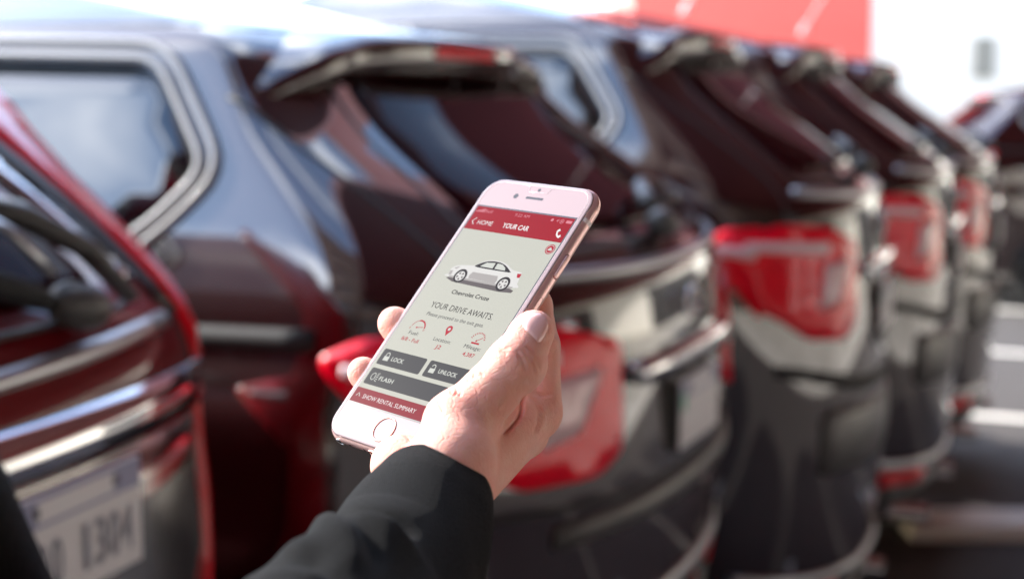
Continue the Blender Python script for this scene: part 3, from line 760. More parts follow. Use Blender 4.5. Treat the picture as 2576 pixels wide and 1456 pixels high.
# clear screen protector: only its bevelled edge shows
M['film'] = mat('film_edge', (.80, .66, .66), rough=.12, coat=.5)
pr = [(-31, -64.5)] ; o1 = rrect(30.4, 66.2, 7.5, 6)
def notch(pts):
    return pts
V, Fc = tube([mm((x, y, .04)) for x, y in o1], .00010, 5, True); pf = mesh_obj('screen_protector', V, Fc, M['film'], phone)
V, Fc = tube([mm((x, y, .04)) for x, y in [(-9, 66.2), (-6.5, 65.5), (-5.5, 62.8), (5.5, 62.8), (6.4, 65.5), (9, 66.2)]], .00010, 5, False); mesh_obj('protector_notch', V, Fc, M['film'], pf)

# ---- the lit display
def em(name, col, s=1.0, rough=.12):
    m = mat(name, tuple(c * .10 for c in col), rough=rough, emit=col, es=s, spec=.06); return m
def srgb(r, g, b): return tuple(((c / 255 + .055) / 1.055) ** 2.4 if c > 10 else c / 255 / 12.92 for c in (r, g, b))
ES = 0.162
def U_(n, r, g, b, k=1.0): return em(n, srgb(r, g, b), ES * k)
def display_mat():
    m = U_('display_ground', 196, 196, 184); t = m.node_tree; b = t.nodes['Principled BSDF']
    g = t.nodes.new('ShaderNodeTexCoord'); n = t.nodes.new('ShaderNodeTexNoise'); n.inputs['Scale'].default_value = 2200; n.inputs['Detail'].default_value = 2
    r = t.nodes.new('ShaderNodeValToRGB'); c = srgb(194, 194, 182); r.color_ramp.elements[0].color = (*[x * .8 for x in c], 1); r.color_ramp.elements[1].color = (*[min(1, x * 1.15) for x in c], 1)
    t.links.new(g.outputs['Object'], n.inputs['Vector']); t.links.new(n.outputs['Fac'], r.inputs[0]); t.links.new(r.outputs[0], b.inputs['Emission Color'])
    return m
uR = U_('display_red', 160, 0, 22); uR2 = U_('display_deep_red', 140, 8, 34); uG = U_('display_charcoal', 66, 66, 68); uK = U_('display_black', 38, 34, 34); uW = U_('display_white', 236, 228, 226)
uP = U_('display_pale_red', 215, 130, 140); uC1 = U_('display_car_silver', 214, 212, 208); uC2 = U_('display_car_grey', 168, 163, 160); uD = display_mat(); uC3 = U_('display_car_shadow', 96, 88, 88); uI = U_('display_ink', 176, 30, 52)
uL = U_('display_light', 200, 202, 194)
zb = .03; st = .022
flat('display_border', [(-29.9, -52.8), (29.9, -52.8), (29.9, 52.8), (-29.9, 52.8)], zb, M['ph_black'])
scr = flat('screen', [(-29.25, -52), (29.25, -52), (29.25, 52), (-29.25, 52)], zb + st, uD)
z1 = zb + 2 * st; z2 = zb + 3 * st; z3 = zb + 4 * st; z4 = zb + 5 * st
def sflat(n, p, z, m): return flat(n, p, z, m, scr)
def txt(s, m, x, y, w, h, z=z2, anchor='c', bold=0.0): return flat_text('screen_lettering', s, m, scr, x * .001, y * .001, z * .001, w * .001, h * .001, anchor, bold)
sflat('title_bar', [(-29.25, 39.5), (29.25, 39.5), (29.25, 52), (-29.25, 52)], z1, uR)
for i in range(5): sflat('signal_bar', [(-28.6 + i * 1.1, 49.0), (-27.8 + i * 1.1, 49.0), (-27.8 + i * 1.1, 49.6 + i * .35), (-28.6 + i * 1.1, 49.6 + i * .35)], z2, uP)
txt('Bell', uP, -20.7, 49.8, 4.3, 1.5); txt('9:22 AM', uP, -.4, 50.0, 8.6, 1.5)
sflat('status_icon', circ(17.3, 50, .75), z2, uP); sflat('status_icon', [(19.5, 49.8), (21.1, 50.9), (20.6, 49.0), (20.4, 49.9)], z2, uP)
line('status_icon', circ(22.9, 49.9, 1.0), .25, z2, uP, scr, True); sflat('status_icon', [(22.5, 49.5), (23.3, 49.5), (23.3, 50.2), (22.5, 50.2)], z2, uP)
sflat('battery_icon', [(25.3, 49.3), (28.5, 49.3), (28.5, 50.7), (25.3, 50.7)], z2, uP)
line('back_arrow', [(-25.2, 45.7), (-26.9, 43.9), (-25.2, 42.1)], .45, z2, uW, scr)
txt('HOME', uW, -18.7, 43.7, 9.2, 2.3); txt('YOUR CAR', uW, 0, 43.9, 15.6, 2.4, bold=.022)
line('phone_icon', [(24.0, 45.6), (23.9, 44.4), (24.6, 43.0), (25.8, 42.1), (26.7, 42.0)], .8, z2, uW, scr)
line('phone_icon', [(24.0, 45.8), (24.9, 45.0)], 1.1, z2 + .01, uW, scr); line('phone_icon', [(26.8, 42.1), (26.1, 43.0)], 1.1, z2 + .01, uW, scr)
sflat('car_badge', circ(25.9, 35.7, 2.5, 28), z1, uI); line('car_badge', circ(25.9, 35.7, 1.95, 28), .25, z2, uL, scr, True)
sflat('car_badge', [(24.8, 35.0), (27.0, 35.0), (27.0, 35.7), (26.5, 35.9), (26.2, 36.5), (25.5, 36.5), (25.2, 35.9), (24.8, 35.7)], z2, uL)
# picture of the silver saloon
cs = empty('empty_marker', (0, 0, 0)); bpy.data.objects.remove(cs)
sflat('picture_shadow', [(-20.5, 13.6), (-16, 12.2), (13, 11.6), (20, 12.2), (20.5, 13.4), (17, 14.2), (-18, 14.6)], z1, uC3)
sflat('car_picture', smooth_path([(-20.5, 15.6), (-20.8, 17.6), (-20.2, 19.2), (-17.5, 20.6), (-12.5, 21.4), (-8.6, 22.0), (-5.2, 24.4), (-1.0, 25.8), (4.0, 25.9), (8.6, 25.0), (13.2, 23.0), (17.4, 22.6), (19.4, 22.0), (19.6, 19.6), (20.2, 17.0), (19.0, 14.6), (-19.2, 14.2), (-20.5, 15.6)], 4)[:-1], z2, uC1)
sflat('car_picture_shade', [(-8, 15.2), (8.2, 15.0), (8.6, 16.6), (7.6, 18.8), (-7.4, 18.6), (-8.2, 17)], z2 + .01, uC2)
sflat('car_picture_shade', [(-19.6, 15.0), (19.2, 15.0), (18.6, 14.0), (-18.6, 14.0)], z2 + .012, uC2)
sflat('car_picture_glass', smooth_path([(-8.4, 21.9), (-5.0, 24.1), (-1.0, 25.3), (4.0, 25.4), (8.2, 24.4), (12.2, 22.2), (11.6, 21.4), (-6.4, 21.2), (-8.4, 21.9)], 3)[:-1], z2 + .012, uK)
sflat('car_picture_pane', [(-5.6, 21.9), (-3.0, 24.2), (2.0, 24.8), (2.0, 21.9)], z3 + .01, uL); sflat('car_picture_pane', [(3.2, 21.9), (3.2, 24.8), (6.4, 24.5), (8.8, 23.2), (9.4, 21.9)], z3 + .01, uL)
sflat('car_picture_lamp', [(17.0, 21.6), (19.4, 21.8), (19.5, 19.8), (18.0, 19.6)], z3, uI); sflat('car_picture_lamp', [(-19.4, 18.8), (-16.4, 20.4), (-17.6, 18.6)], z3, uC2)
sflat('car_picture_grille', [(-20.6, 17.4), (-19.0, 17.6), (-18.6, 15.4), (-20.3, 15.2)], z3, uC2)
for x in (-13.0, 12.9):
    sflat('picture_tyre', circ(x, 15.6, 3.6, 26), z3 + .01, uK); sflat('picture_wheel', circ(x, 15.5, 2.5, 22), z4 + .01, uC1)
    for k in range(5):
        a = 72 * k + 54; sflat('picture_wheel_gap', [(x + math.cos(R_(a)) * .7, 15.5 + math.sin(R_(a)) * .7), (x + math.cos(R_(a - 20)) * 2.1, 15.5 + math.sin(R_(a - 20)) * 2.1), (x + math.cos(R_(a + 20)) * 2.1, 15.5 + math.sin(R_(a + 20)) * 2.1)], z4 + .03, uC3)
txt('Chevrolet Cruze', uK, -.6, 7.5, 22.6, 1.95, bold=.018)
txt('YOUR DRIVE AWAITS.', uK, 0, -.3, 37.4, 2.9); txt('Please proceed to the exit gate.', uG, -.4, -5.0, 34.6, 1.75)
txt('Fuel:', uG, -17.9, -15.4, 6.0, 1.75); txt('8/8 - Full', uI, -17.6, -18.8, 10.6, 1.8, bold=.01)
txt('Location:', uG, .1, -15.6, 10.4, 1.75); txt('J2', uI, .2, -18.9, 3.3, 1.8, bold=.01)
txt('Mileage:', uG, 18.2, -15.6, 9.6, 1.75); txt('4,387', uI, 18.5, -19.1, 6.8, 1.8, bold=.01)
arc = circ(-17.8, -13.0, 4.0, 20, 172, 8); line('fuel_gauge_icon', arc[:9], .3, z1, uI, scr); line('fuel_gauge_icon', arc[8:], .75, z1, uI, scr)
line('fuel_gauge_icon', [(-18.4, -12.6), (-14.8, -11.9)], .3, z2, uI, scr); sflat('fuel_gauge_icon', circ(-18.4, -12.6, .45), z2 + .01, uI)
txt('E', uI, -21.9, -13.3, .8, .9); txt('F', uI, -13.4, -13.3, .8, .9)
sflat('map_pin_icon', circ(0, -10.0, 1.75, 20, -30, 210) + [(0, -13.4)], z1, uI); sflat('map_pin_icon', circ(0, -10.0, .75), z2, uL)
for k in range(12):
    a = 165 - k * 13.6; line('mileage_gauge_icon', [(18.2 + math.cos(R_(a)) * 3.3, -12.2 + math.sin(R_(a)) * 3.3), (18.2 + math.cos(R_(a)) * 4.1, -12.2 + math.sin(R_(a)) * 4.1)], .38, z1, uI, scr)
line('mileage_gauge_icon', [(18.0, -12.4), (20.6, -10.4)], .3, z2, uI, scr); sflat('mileage_gauge_icon', circ(18.0, -12.4, .45), z2 + .01, uI)
sflat('mileage_gauge_icon', [(15.8, -13.9), (20.4, -13.9), (20.4, -13.1), (15.8, -13.1)], z1, uI)
def rbut(x0, x1, y0, y1): return [(x + (x0 + x1) / 2, y + (y0 + y1) / 2) for x, y in rrect((x1 - x0) / 2, (y1 - y0) / 2, .9, 4)]
sflat('screen_button', rbut(-28.0, -1.0, -33.1, -25.3), z1, uG); sflat('screen_button', rbut(1.1, 28.0, -33.1, -25.3), z1, uG); sflat('screen_button', rbut(-28.0, 28.0, -43.0, -35.0), z1, uG)
for x, op in ((-24.0, 0), (4.8, 1)):
    sflat('padlock_icon', [(x - 1.6, -30.9), (x + 1.6, -30.9), (x + 1.6, -28.8), (x - 1.6, -28.8)], z2, uL)
    line('padlock_icon', [(x - 1.0, -28.9), (x - 1.0, -28.0)] * (0 if op else 1) + [(x + px_, -28.0 + py_) for px_, py_ in circ(0, 0, 1.0, 10, 180, 0)] + [(x + 1.0, -28.9)], .42, z2 + .01, uL, scr)
txt('LOCK', uL, -16.9, -29.3, 7.6, 1.9, bold=.02); txt('UNLOCK', uL, 14.0, -29.2, 10.9, 1.9, bold=.02); txt('FLASH', uL, -16.0, -39.1, 8.8, 1.9, bold=.02)
line('headlight_icon', circ(-24.0, -39.0, 1.7, 14, 90, 270) + [(-24.0, -40.7)], .35, z2, uL, scr, False); line('headlight_icon', [(-24.0, -37.3), (-23.4, -38.2), (-23.4, -39.8), (-24.0, -40.7)], .35, z2 + .01, uL, scr)
for k in range(5): line('headlight_icon', [(-22.8, -39.0 + (k - 2) * .75), (-21.3, -39.0 + (k - 2) * 1.0)], .3, z2, uL, scr)
sflat('summary_bar', [(-29.25, -52), (29.25, -52), (29.25, -45.1), (-29.25, -45.1)], z1, uR2)
line('up_arrow', [(-27.2, -49.2), (-26.1, -47.6), (-25.0, -49.2)], .45, z2, uL, scr)
txt('SHOW RENTAL SUMMARY', uW, -6.4, -48.6, 33.2, 2.0)

# ------------------------------------------------------------------ the hand: one surface from a distance field
def P3(px, py, d): return np.array([(px - 1288) / F * d, (728 - py) / F * d, -d])
def PH(x, y, z): return RR @ np.array([x, y, z]) + TT
LO = np.array([-82.0, -118.0, -650.0]); HI = np.array([40.0, 14.0, -470.0]); VS = 0.6
nx_, ny_, nz__ = [int((HI[i] - LO[i]) / VS) + 1 for i in range(3)]
GX, GY, GZ = [(LO[i] + VS * np.arange(n)).astype(np.float32) for i, n in enumerate((nx_, ny_, nz__))]
field = np.full((nx_, ny_, nz__), 60.0, np.float32)
def region(lo, hi):
    s_ = [slice(max(0, int((lo[i] - LO[i]) / VS)), min((nx_, ny_, nz__)[i], int((hi[i] - LO[i]) / VS) + 2)) for i in range(3)]
    return tuple(s_)
def add_cone(a, b, ra, rb, k=5.0, ax=None, fl=1.0):
    """smooth-union a tapered capsule; ax, fl squash it along a direction"""
    a = np.asarray(a, float); b = np.asarray(b, float); rm = max(ra, rb) + 14
    s_ = region(np.minimum(a, b) - rm, np.maximum(a, b) + rm)
    X = GX[s_[0]][:, None, None]; Y = GY[s_[1]][None, :, None]; Z = GZ[s_[2]][None, None, :]
    ba = b - a; L2 = max(float(ba @ ba), 1e-6)
    px, py, pz = X - a[0], Y - a[1], Z - a[2]
    t = np.clip((px * ba[0] + py * ba[1] + pz * ba[2]) / L2, 0, 1)
    dx, dy, dz = px - t * ba[0], py - t * ba[1], pz - t * ba[2]
    if ax is not None:
        q = (dx * ax[0] + dy * ax[1] + dz * ax[2]) * (1 / fl - 1); dx, dy, dz = dx + q * ax[0], dy + q * ax[1], dz + q * ax[2]
    d = np.sqrt(dx * dx + dy * dy + dz * dz) - (ra + (rb - ra) * t)
    f = field[s_]; h = np.clip(.5 + .5 * (f - d) / k, 0, 1)
    field[s_] = f * (1 - h) + d * h - k * h * (1 - h)
def chain(pts, rs, k=5.0, **kw):
    for i in range(len(pts) - 1): add_cone(pts[i], pts[i + 1], rs[i], rs[i + 1], k, **kw)
#HANDSHAPE
W_ = P3(1096, 1232, 517); FA = P3(935, 1425, 458)
ncam = np.array([0, 0, 1.0])
mIdx = P3(1342, 1035, 566); mMid = PH(31, -30, -36); mRing = PH(22, -42, -34); mPin = PH(12, -54, -28)
thC = P3(1142, 1158, 515); thM = P3(1152, 1068, 527); thI = P3(1291, 921, 531); thT = P3(1335, 843, 538)
# palm
add_cone(W_, FA, 17.5, 12, 4)
add_cone(W_, mIdx, 17, 11.0, 5); add_cone(W_, mMid, 16, 10.0, 5); add_cone(W_, mRing, 16, 9.5, 5); add_cone(W_, mPin, 15, 9, 5)
add_cone(P3(1180, 1130, 545), P3(1295, 1045, 560), 13, 10, 7)
add_cone(P3(1010, 1170, 545), mPin, 12, 9, 8)
# thumb
add_cone(W_, thC, 15.5, 13.5, 5); add_cone(thC, thM, 14.0, 12.2, 6)
add_cone(thM, P3(1232, 988, 529), 12.2, 10.0, 5); add_cone(P3(1232, 988, 529), thI, 10.0, 10.4, 4)
add_cone(thI, thT, 10.4, 8.0, 3); add_cone(thT, P3(1345, 828, 539), 8.0, 7.2, 3)
add_cone(P3(1320, 935, 536), P3(1330, 925, 536), 6.5, 6.5, 5)
# web between thumb and index finger
add_cone(P3(1225, 1060, 545), P3(1290, 1000, 556), 10, 7.5, 4)
# index finger, up the back of the phone at the right
iP = P3(1352, 872, 571); iD = P3(1338, 770, 584); iT = PH(12, 20, -15.5)
chain([mIdx, iP, iD, iT], [11.5, 8.9, 8.2, 7.2], 2.2)
# middle, ring, little finger: across the back and round the left edge
chain([mMid, PH(4, -24, -19.5), PH(-23, -15, -17), PH(-35.5, -11.5, -7.5)], [10.5, 9.2, 8.6, 7.9], 2.2)
add_cone(PH(-35.5, -11.5, -7.5), PH(-38.0, -11.0, -4.5), 7.9, 7.4, 2)
chain([mRing, PH(2, -47, -18.5), PH(-22, -41, -16.5), PH(-34.5, -37.5, -8)], [10, 8.7, 8.0, 7.2], 2.2)
add_cone(PH(-34.5, -37.5, -8), PH(-37.2, -36.8, -4.5), 7.2, 6.8, 2)
chain([mPin, PH(4, -62, -16.5), PH(-12, -60, -15.5), PH(-22, -58, -14.5)], [9.5, 7.6, 7.0, 6.2], 2.2)
#ENDSHAPE
def surface_nets(f, lo, vs):
    s = f < 0; nx, ny, nz = f.shape
    c = np.zeros((nx - 1, ny - 1, nz - 1), np.uint8)
    for dx in (0, 1):
        for dy in (0, 1):
            for dz in (0, 1): c += s[dx:nx - 1 + dx, dy:ny - 1 + dy, dz:nz - 1 + dz]
    act = np.argwhere((c > 0) & (c < 8)); idx = -np.ones(c.shape, np.int64); idx[tuple(act.T)] = np.arange(len(act))
    acc = np.zeros((len(act), 3)); cnt = np.zeros(len(act))
    cor = [(a, b, d) for a in (0, 1) for b in (0, 1) for d in (0, 1)]
    for i in range(8):
        for j in range(i + 1, 8):
            ca, cb = np.array(cor[i]), np.array(cor[j])
            if abs(ca - cb).sum() != 1: continue
            fa = f[tuple((act + ca).T)]; fb = f[tuple((act + cb).T)]; m = (fa < 0) != (fb < 0)
            t = (fa[m] / (fa[m] - fb[m]))[:, None]; acc[m] += (ca + (cb - ca) * t); cnt[m] += 1
    V = lo + (act + acc / cnt[:, None]) * vs
    Q = []
    for ax in range(3):
        o1 = [0, 0, 0]; o1[(ax + 1) % 3] = 1; o2 = [0, 0, 0]; o2[(ax + 2) % 3] = 1
        sl = [slice(0, n - 1) if k == ax else slice(1, n - 1) for k, n in enumerate(f.shape)]
        s0 = s[tuple(sl)]; sl2 = list(sl); sl2[ax] = slice(1, f.shape[ax]); s1 = s[tuple(sl2)]
        for flip in (False, True):
            e = np.argwhere((s0 & ~s1) if not flip else (~s0 & s1))
            if not len(e): continue
            base = e.copy()
            for k in range(3):
                if k != ax: base[:, k] += 1
            p = [idx[tuple((base - np.array(q)).T)] for q in ([0, 0, 0], o1, [o1[k] + o2[k] for k in range(3)], o2)]
            q = np.stack(p, 1)
            Q.append(q if not flip else q[:, ::-1])
    return V, np.concatenate(Q)
HV, HQ = surface_nets(field, LO, VS)
# relax the grid a little
def relax(V, Q, n, lam=.5):
    E = np.concatenate([Q[:, [0, 1]], Q[:, [1, 2]], Q[:, [2, 3]], Q[:, [3, 0]]]); E = np.concatenate([E, E[:, ::-1]])
    cnt = np.bincount(E[:, 0], minlength=len(V))[:, None]
    for _ in range(n):
        S_ = np.stack([np.bincount(E[:, 0], weights=V[E[:, 1], k], minlength=len(V)) for k in range(3)], 1)
        V = V + lam * (S_ / np.maximum(cnt, 1) - V)
    return V
HV = relax(HV, HQ, 5)
def vnormals(V, Q):
    n = np.cross(V[Q[:, 2]] - V[Q[:, 0]], V[Q[:, 3]] - V[Q[:, 1]]); N = np.zeros_like(V)
    for k in range(4):
        for a in range(3): N[:, a] += np.bincount(Q[:, k], weights=n[:, a], minlength=len(V))
    return N / np.maximum(np.linalg.norm(N, axis=1, keepdims=True), 1e-9)
def seg_dist(px, py, path):
    d = np.full(len(px), 1e9); tt = np.zeros(len(px)); sd = np.zeros(len(px)); Ltot = 0
    for (x0, y0), (x1, y1) in zip(path[:-1], path[1:]):
        L_ = math.hypot(x1 - x0, y1 - y0); t = np.clip(((px - x0) * (x1 - x0) + (py - y0) * (y1 - y0)) / L_ ** 2, 0, 1)
        dd = np.hypot(px - x0 - t * (x1 - x0), py - y0 - t * (y1 - y0)); m = dd < d
        cr = ((x1 - x0) * (py - y0) - (y1 - y0) * (px - x0)) / L_
        d[m] = dd[m]; tt[m] = (Ltot + t * L_)[m]; sd[m] = cr[m]; Ltot += L_
    return d, tt / Ltot, sd
def zp(pts, ox=1300, oy=1100, sc=.6868): return [((ox + x * sc) / 1.59006, (oy + y * sc) / 1.59006) for x, y in pts]
HN = vnormals(HV, HQ)
px_ = 1288 + F * HV[:, 0] / -HV[:, 2]; py_ = 728 - F * HV[:, 1] / -HV[:, 2]
facing_ = np.clip((HN * (-HV / np.linalg.norm(HV, axis=1, keepdims=True))).sum(1) * 2.5, 0, 1)
creases = [  # path on the skin (as seen), depth mm, width px
    ([(1175, 690), (1150, 725), (1150, 780), (1130, 835), (1085, 885), (1040, 925)], .9, 6),
    ([(1165, 405), (1205, 440), (1240, 500), (1255, 560)], .45, 5), ([(1145, 425), (1185, 470), (1215, 530), (1225, 590)], .35, 5), ([(1120, 440), (1150, 490), (1172, 560)], .3, 5),
    ([(1005, 405), (1040, 425), (1075, 428)], .35, 4), ([(1015, 440), (1060, 455)], .25, 4),
    ([(755, 640), (768, 672), (748, 700)], .6, 4), ([(770, 640), (790, 668), (782, 705)], .4, 4), ([(735, 655), (735, 690)], .4, 4),
    ([(650, 700), (658, 740), (690, 795)], .45, 4), ([(625, 720), (640, 770), (672, 830)], .35, 4), ([(560, 770), (585, 815), (620, 850)], .35, 4),
    ([(865, 570), (868, 600)], .4, 4), ([(830, 600), (835, 625)], .3, 4), ([(905, 560), (920, 585)], .3, 4),
    ([(1180, 690), (1225, 730), (1250, 790), (1245, 860), (1215, 930)], .45, 8), ([(1190, 680), (1260, 700), (1330, 690)], .3, 6),
    ([(1330, 232), (1368, 240)], .5, 4), ([(1325, 250), (1368, 262)], .35, 4), ([(1330, 345), (1370, 350)], .3, 5),
    ([(1215, 1010), (1190, 1070), (1140, 1130), (1080, 1170)], .3, 9), ([(500, 890), (540, 930), (590, 960)], .3, 4), ([(470, 930), (520, 985)], .25, 4),
    ([(540, 850), (560, 900), (600, 935)], .25, 4), ([(850, 1170), (862, 1200), (850, 1230)], .25, 5),
]
disp = np.zeros(len(HV))
for path, dep, wd in creases:
    d, t, sd = seg_dist(px_, py_, zp(path)); disp -= 1.9 * dep * np.exp(-(d / (wd * .85)) ** 2) * np.clip(np.minimum(t, 1 - t) * 6 + .25, 0, 1) * facing_
HV = HV + HN * disp[:, None]
def skin_mat():
    m = mat('skin', (.80, .46, .38), rough=.58, spec=.3); t = m.node_tree; b = t.nodes['Principled BSDF']
    b.subsurface_method = 'RANDOM_WALK'
    b.inputs['Subsurface Weight'].default_value = .55; b.inputs['Subsurface Radius'].default_value = (1.0, .32, .18); b.inputs['Subsurface Scale'].default_value = .0026
    g = t.nodes.new('ShaderNodeTexCoord')
    n = t.nodes.new('ShaderNodeTexNoise'); n.inputs['Scale'].default_value = 75; n.inputs['Detail'].default_value = 8; n.inputs['Roughness'].default_value = .6
    r = t.nodes.new('ShaderNodeValToRGB'); r.color_ramp.elements[0].position = .32; r.color_ramp.elements[1].position = .70
    r.color_ramp.elements[0].color = (.78, .42, .335, 1); r.color_ramp.elements[1].color = (.75, .33, .255, 1)
    t.links.new(g.outputs['Object'], n.inputs['Vector']); t.links.new(n.outputs['Fac'], r.inputs[0]); t.links.new(r.outputs[0], b.inputs['Base Color'])
    # skin lines: warped cells, finer cross lines and pores
    mp1 = t.nodes.new('ShaderNodeMapping'); mp1.inputs['Rotation'].default_value = (0.2, .3, .9); mp1.inputs['Scale'].default_value = (1.0, 2.6, 1.0)
    w = t.nodes.new('ShaderNodeTexNoise'); w.inputs['Scale'].default_value = 140; w.inputs['Detail'].default_value = 3
    ad = t.nodes.new('ShaderNodeMix'); ad.data_type = 'RGBA'; ad.blend_type = 'LINEAR_LIGHT'; ad.inputs[0].default_value = .004
    t.links.new(g.outputs['Object'], mp1.inputs[0]); t.links.new(g.outputs['Object'], w.inputs['Vector']); t.links.new(mp1.outputs[0], ad.inputs[6]); t.links.new(w.outputs['Color'], ad.inputs[7])
    v = t.nodes.new('ShaderNodeTexVoronoi'); v.feature = 'DISTANCE_TO_EDGE'; v.inputs['Scale'].default_value = 520
    t.links.new(ad.outputs[2], v.inputs['Vector'])
    v2 = t.nodes.new('ShaderNodeTexVoronoi'); v2.feature = 'DISTANCE_TO_EDGE'; v2.inputs['Scale'].default_value = 190
    t.links.new(ad.outputs[2], v2.inputs['Vector'])
    def mr(src, hi, to):
        k = t.nodes.new('ShaderNodeMapRange'); k.inputs[1].default_value = 0; k.inputs[2].default_value = hi; k.inputs[4].default_value = to
        t.links.new(src, k.inputs[0]); return k.outputs[0]
    s1 = t.nodes.new('ShaderNodeMath'); s1.operation = 'ADD'; t.links.new(mr(v.outputs['Distance'], .12, .5), s1.inputs[0]); t.links.new(mr(v2.outputs['Distance'], .10, 1.0), s1.inputs[1])
    bp = t.nodes.new('ShaderNodeBump'); bp.inputs['Strength'].default_value = .7; bp.inputs['Distance'].default_value = .00018
    t.links.new(s1.outputs[0], bp.inputs['Height']); t.links.new(bp.outputs[0], b.inputs['Normal'])
    return m
def to_world(V):
    return np.array(list(O))[None] + (V @ B3.T) * .001
person = empty('person', tuple(cam2w(P3(1088, 1235, 517)))); tag(person, 'person in a black woollen coat whose bare hand holds up the phone', 'person')
off0 = np.array(list(person.location))
def local(V): return to_world(np.asarray(V)) - off0
hand = mesh_obj('hand', [], [], None)
me = bpy.data.meshes.new('hand'); me.from_pydata(local(HV).tolist(), [], HQ.tolist()); me.update(); me.polygons.foreach_set('use_smooth', [True] * len(me.polygons))
me.materials.append(skin_mat()); hand.data = me; hand.parent = person
# thumb nail: a thin shell laid on the skin
bvh = BVHTree.FromPolygons([Vector(v) for v in HV], [tuple(q) for q in HQ])
nail_o = zp([(1152, 290), (1158, 258), (1180, 232), (1215, 222), (1258, 228), (1288, 250), (1297, 285), (1288, 330), (1262, 378), (1240, 392), (1222, 372), (1196, 345), (1168, 322)])
nail_o = smooth_path(nail_o + [nail_o[0]], 3)[:-1]
cxn = sum(p[0] for p in nail_o) / len(nail_o); cyn = sum(p[1] for p in nail_o) / len(nail_o)
NV = []; NF = []; n = len(nail_o); K = 6
for j in range(K + 1):
    s_ = j / K
    for x, y in nail_o:
        x = cxn + (x - cxn) * s_; y = cyn + (y - cyn) * s_
        d = Vector(((x - 1288) / F, (728 - y) / F, -1)); h, nn, _, _ = bvh.ray_cast(Vector((0, 0, 0)), d)
        if h is None or h.z < -560: 
            h = NV[-1] if j == 0 else NV[(j - 1) * n + (len(NV) % n)]; h = Vector(h)
            NV.append(tuple(h)); continue
        NV.append(tuple(h + (nn if nn.dot(d) < 0 else -nn) * (.55 * (1 - s_ ** 6) + .12)))
    
for j in range(K):
    for k in range(n): NF.append((j * n + k, j * n + (k + 1) % n, (j + 1) * n + (k + 1) % n, (j + 1) * n + k))
nail_m = mat('nail', (.86, .50, .46), rough=.10, coat=1.0, coat_ior=1.6)
mesh_obj('thumb_nail', local(NV).tolist(), NF, nail_m, hand)

# ------------------------------------------------------------------ coat sleeve: a tube round the forearm, with folds
def wool_mat():
    m = mat('black_wool', (.012, .0125, .014), rough=.95, spec=.15, sheen=.03); t = m.node_tree; b = t.nodes['Principled BSDF']
    b.inputs['Sheen Roughness'].default_value = .45; b.inputs['Sheen Tint'].default_value = (1, .96, .92, 1)
    g = t.nodes.new('ShaderNodeTexCoord'); n = t.nodes.new('ShaderNodeTexNoise'); n.inputs['Scale'].default_value = 950; n.inputs['Detail'].default_value = 4
    n3 = t.nodes.new('ShaderNodeTexWave'); n3.inputs['Scale'].default_value = 420; n3.inputs['Distortion'].default_value = 3.0
    t.links.new(g.outputs['Object'], n.inputs['Vector']); t.links.new(g.outputs['Object'], n3.inputs['Vector'])
    a = t.nodes.new('ShaderNodeMix'); a.data_type = 'FLOAT'; a.inputs[0].default_value = .25; t.links.new(n.outputs['Fac'], a.inputs[2]); t.links.new(n3.outputs['Fac'], a.inputs[3])
    bp = t.nodes.new('ShaderNodeBump'); bp.inputs['Strength'].default_value = 1.0; bp.inputs['Distance'].default_value = .0011
    t.links.new(a.outputs[0], bp.inputs['Height']); t.links.new(bp.outputs[0], b.inputs['Normal'])
    r = t.nodes.new('ShaderNodeValToRGB'); r.color_ramp.elements[0].color = (.0004, .0004, .0004, 1); r.color_ramp.elements[1].color = (.0055, .0051, .0050, 1)
    t.links.new(n.outputs['Fac'], r.inputs[0]); t.links.new(r.outputs[0], b.inputs['Base Color'])
    return m
wool = wool_mat()
def zs(pts): return [(566 + x * .2930, 1069 + y * .2930) for x, y in pts]
ctrl = [(P3(1090, 1250, 513), 22.8), (P3(1066, 1304, 500), 25.2), (P3(1012, 1418, 478), 28.4), (P3(938, 1545, 450), 31.3), (P3(790, 1740, 407), 37), (P3(480, 2050, 340), 44), (P3(100, 2500, 270), 50), (P3(-500, 3100, 200), 54)]
NS, NA = 260, 300
cp = np.array([c[0] for c in ctrl]); cr_ = np.array([c[1] for c in ctrl]); L_ = np.concatenate([[0], np.cumsum(np.linalg.norm(np.diff(cp, axis=0), axis=1))])
ss = L_[-1] * (np.linspace(0, 1, NS) ** 1.5)
from numpy import interp
C_ = np.stack([interp(ss, L_, cp[:, k]) for k in range(3)], 1)
for _ in range(12): C_[1:-1] = (C_[:-2] + C_[2:]) / 2 * .5 + C_[1:-1] * .5
rr_ = interp(ss, L_, cr_)
T_ = np.gradient(C_, axis=0); T_ /= np.linalg.norm(T_, axis=1, keepdims=True)
T_[:12] = T_[12]
e1 = np.cross(T_, np.array([0, 0, 1.0])); e1 /= np.linalg.norm(e1, axis=1, keepdims=True); e2 = np.cross(T_, e1)
ang = 2 * np.pi * np.arange(NA) / NA
SV = C_[:, None] + rr_[:, None, None] * (np.cos(ang)[None, :, None] * e1[:, None] * 1.0 + np.sin(ang)[None, :, None] * e2[:, None] * .92)
SN = np.cos(ang)[None, :, None] * e1[:, None] + np.sin(ang)[None, :, None] * e2[:, None]
SV = SV.reshape(-1, 3); SN = SN.reshape(-1, 3)
sx = 1288 + F * SV[:, 0] / -SV[:, 2]; sy = 728 - F * SV[:, 1] / -SV[:, 2]
face_ = np.clip((SN * (-SV / np.linalg.norm(SV, axis=1, keepdims=True))).sum(1) * 2.2, 0, 1)
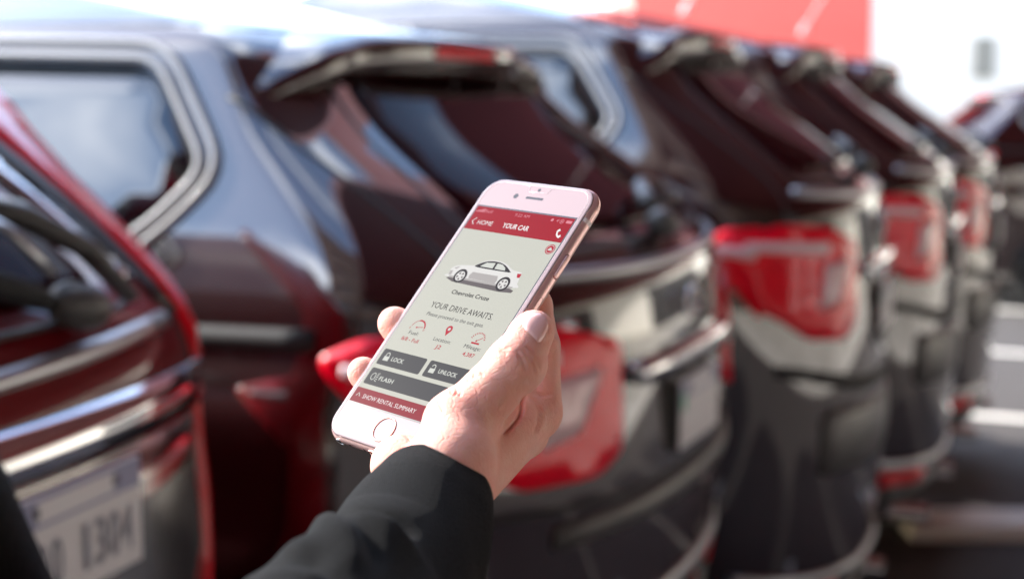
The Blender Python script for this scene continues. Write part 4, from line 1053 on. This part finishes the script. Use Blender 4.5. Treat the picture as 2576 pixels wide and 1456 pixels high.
folds = [  # path, height mm, rise px, fall px
    ([(380, 1010), (560, 880), (720, 850), (850, 850), (1000, 862), (1300, 920), (1500, 980), (1680, 1030)], 7.5, 9, 80),
    ([(60, 1420), (180, 1300), (330, 1200), (450, 1150), (650, 1098), (790, 1092)], 7.0, 9, 60),
    ([(850, 860), (900, 900), (980, 960), (1100, 1070), (1160, 1200), (1190, 1330)], 5.0, 9, 45),
    ([(250, 1350), (500, 1290), (900, 1340)], 4.0, 10, 45),
]
dsp = np.zeros(len(SV))
for path, h_, w1, w2 in folds:
    d, t, sd = seg_dist(sx, sy, zs(path)); below = sd > 0
    edge = np.clip(np.minimum(t, 1 - t) * 5, 0, 1)
    prof_ = np.where(below, np.exp(-d / w2), np.exp(-(d / w1) ** 2)) - .75 * np.where(below, 0, np.exp(-((d - 26) / 20) ** 2))
    dsp += h_ * prof_ * edge * face_
rs_ = np.random.RandomState(3)
A2, S2_ = np.meshgrid(ang, ss); 
lf = 1.3 * np.sin(A2 * 2 + S2_ * .035 + .6) * np.clip((S2_ - 15) / 60, 0, 1) + 1.0 * np.sin(A2 * 3 - S2_ * .06 + 2) * np.clip((S2_ - 25) / 70, 0, 1) + .35 * np.sin(A2 * 5 + S2_ * .12)
dsp += lf.ravel()
D2 = dsp.reshape(NS, NA)
for _ in range(14):
    D2 = .5 * D2 + .25 * (np.roll(D2, 1, 1) + np.roll(D2, -1, 1)); E2 = D2.copy(); E2[1:-1] = .5 * D2[1:-1] + .25 * (D2[2:] + D2[:-2]); D2 = E2
dsp = D2.ravel()
SV = SV + SN * dsp[:, None]
# rolled cuff edge turning inside
inner = []
ring0 = SV[:NA]; ctr = C_[0]
for k, (dr, dt) in enumerate([(-.4, -.9), (-1.3, -1.2), (-2.2, -.8), (-2.8, .6), (-3.0, 10)]):
    v = ring0 - ctr; rl = np.linalg.norm(v, axis=1, keepdims=True); inner.append(ctr + v / rl * (rl + dr) + T_[0] * dt)
AV = np.concatenate(inner[::-1] + [SV]); NR = NS + 5
SF = [(i * NA + k, i * NA + (k + 1) % NA, (i + 1) * NA + (k + 1) % NA, (i + 1) * NA + k) for i in range(NR - 1) for k in range(NA)]
sleeve = mesh_obj('sleeve', local(AV).tolist(), SF, wool, person)
# front of the coat, at the left edge of the picture
cpts = [P3(-500, 900, 300), P3(-405, 1100, 330), P3(-325, 1300, 350), P3(-225, 1560, 370), P3(0, 2100, 400), P3(300, 2700, 420)]
V, Fc = tube([Vector(p) for p in [tuple(c) for c in cpts]], [18, 28, 33, 36, 44, 50], 40)
V = [tuple(v) for v in V]
mesh_obj('coat', local(V).tolist(), Fc, wool, person)
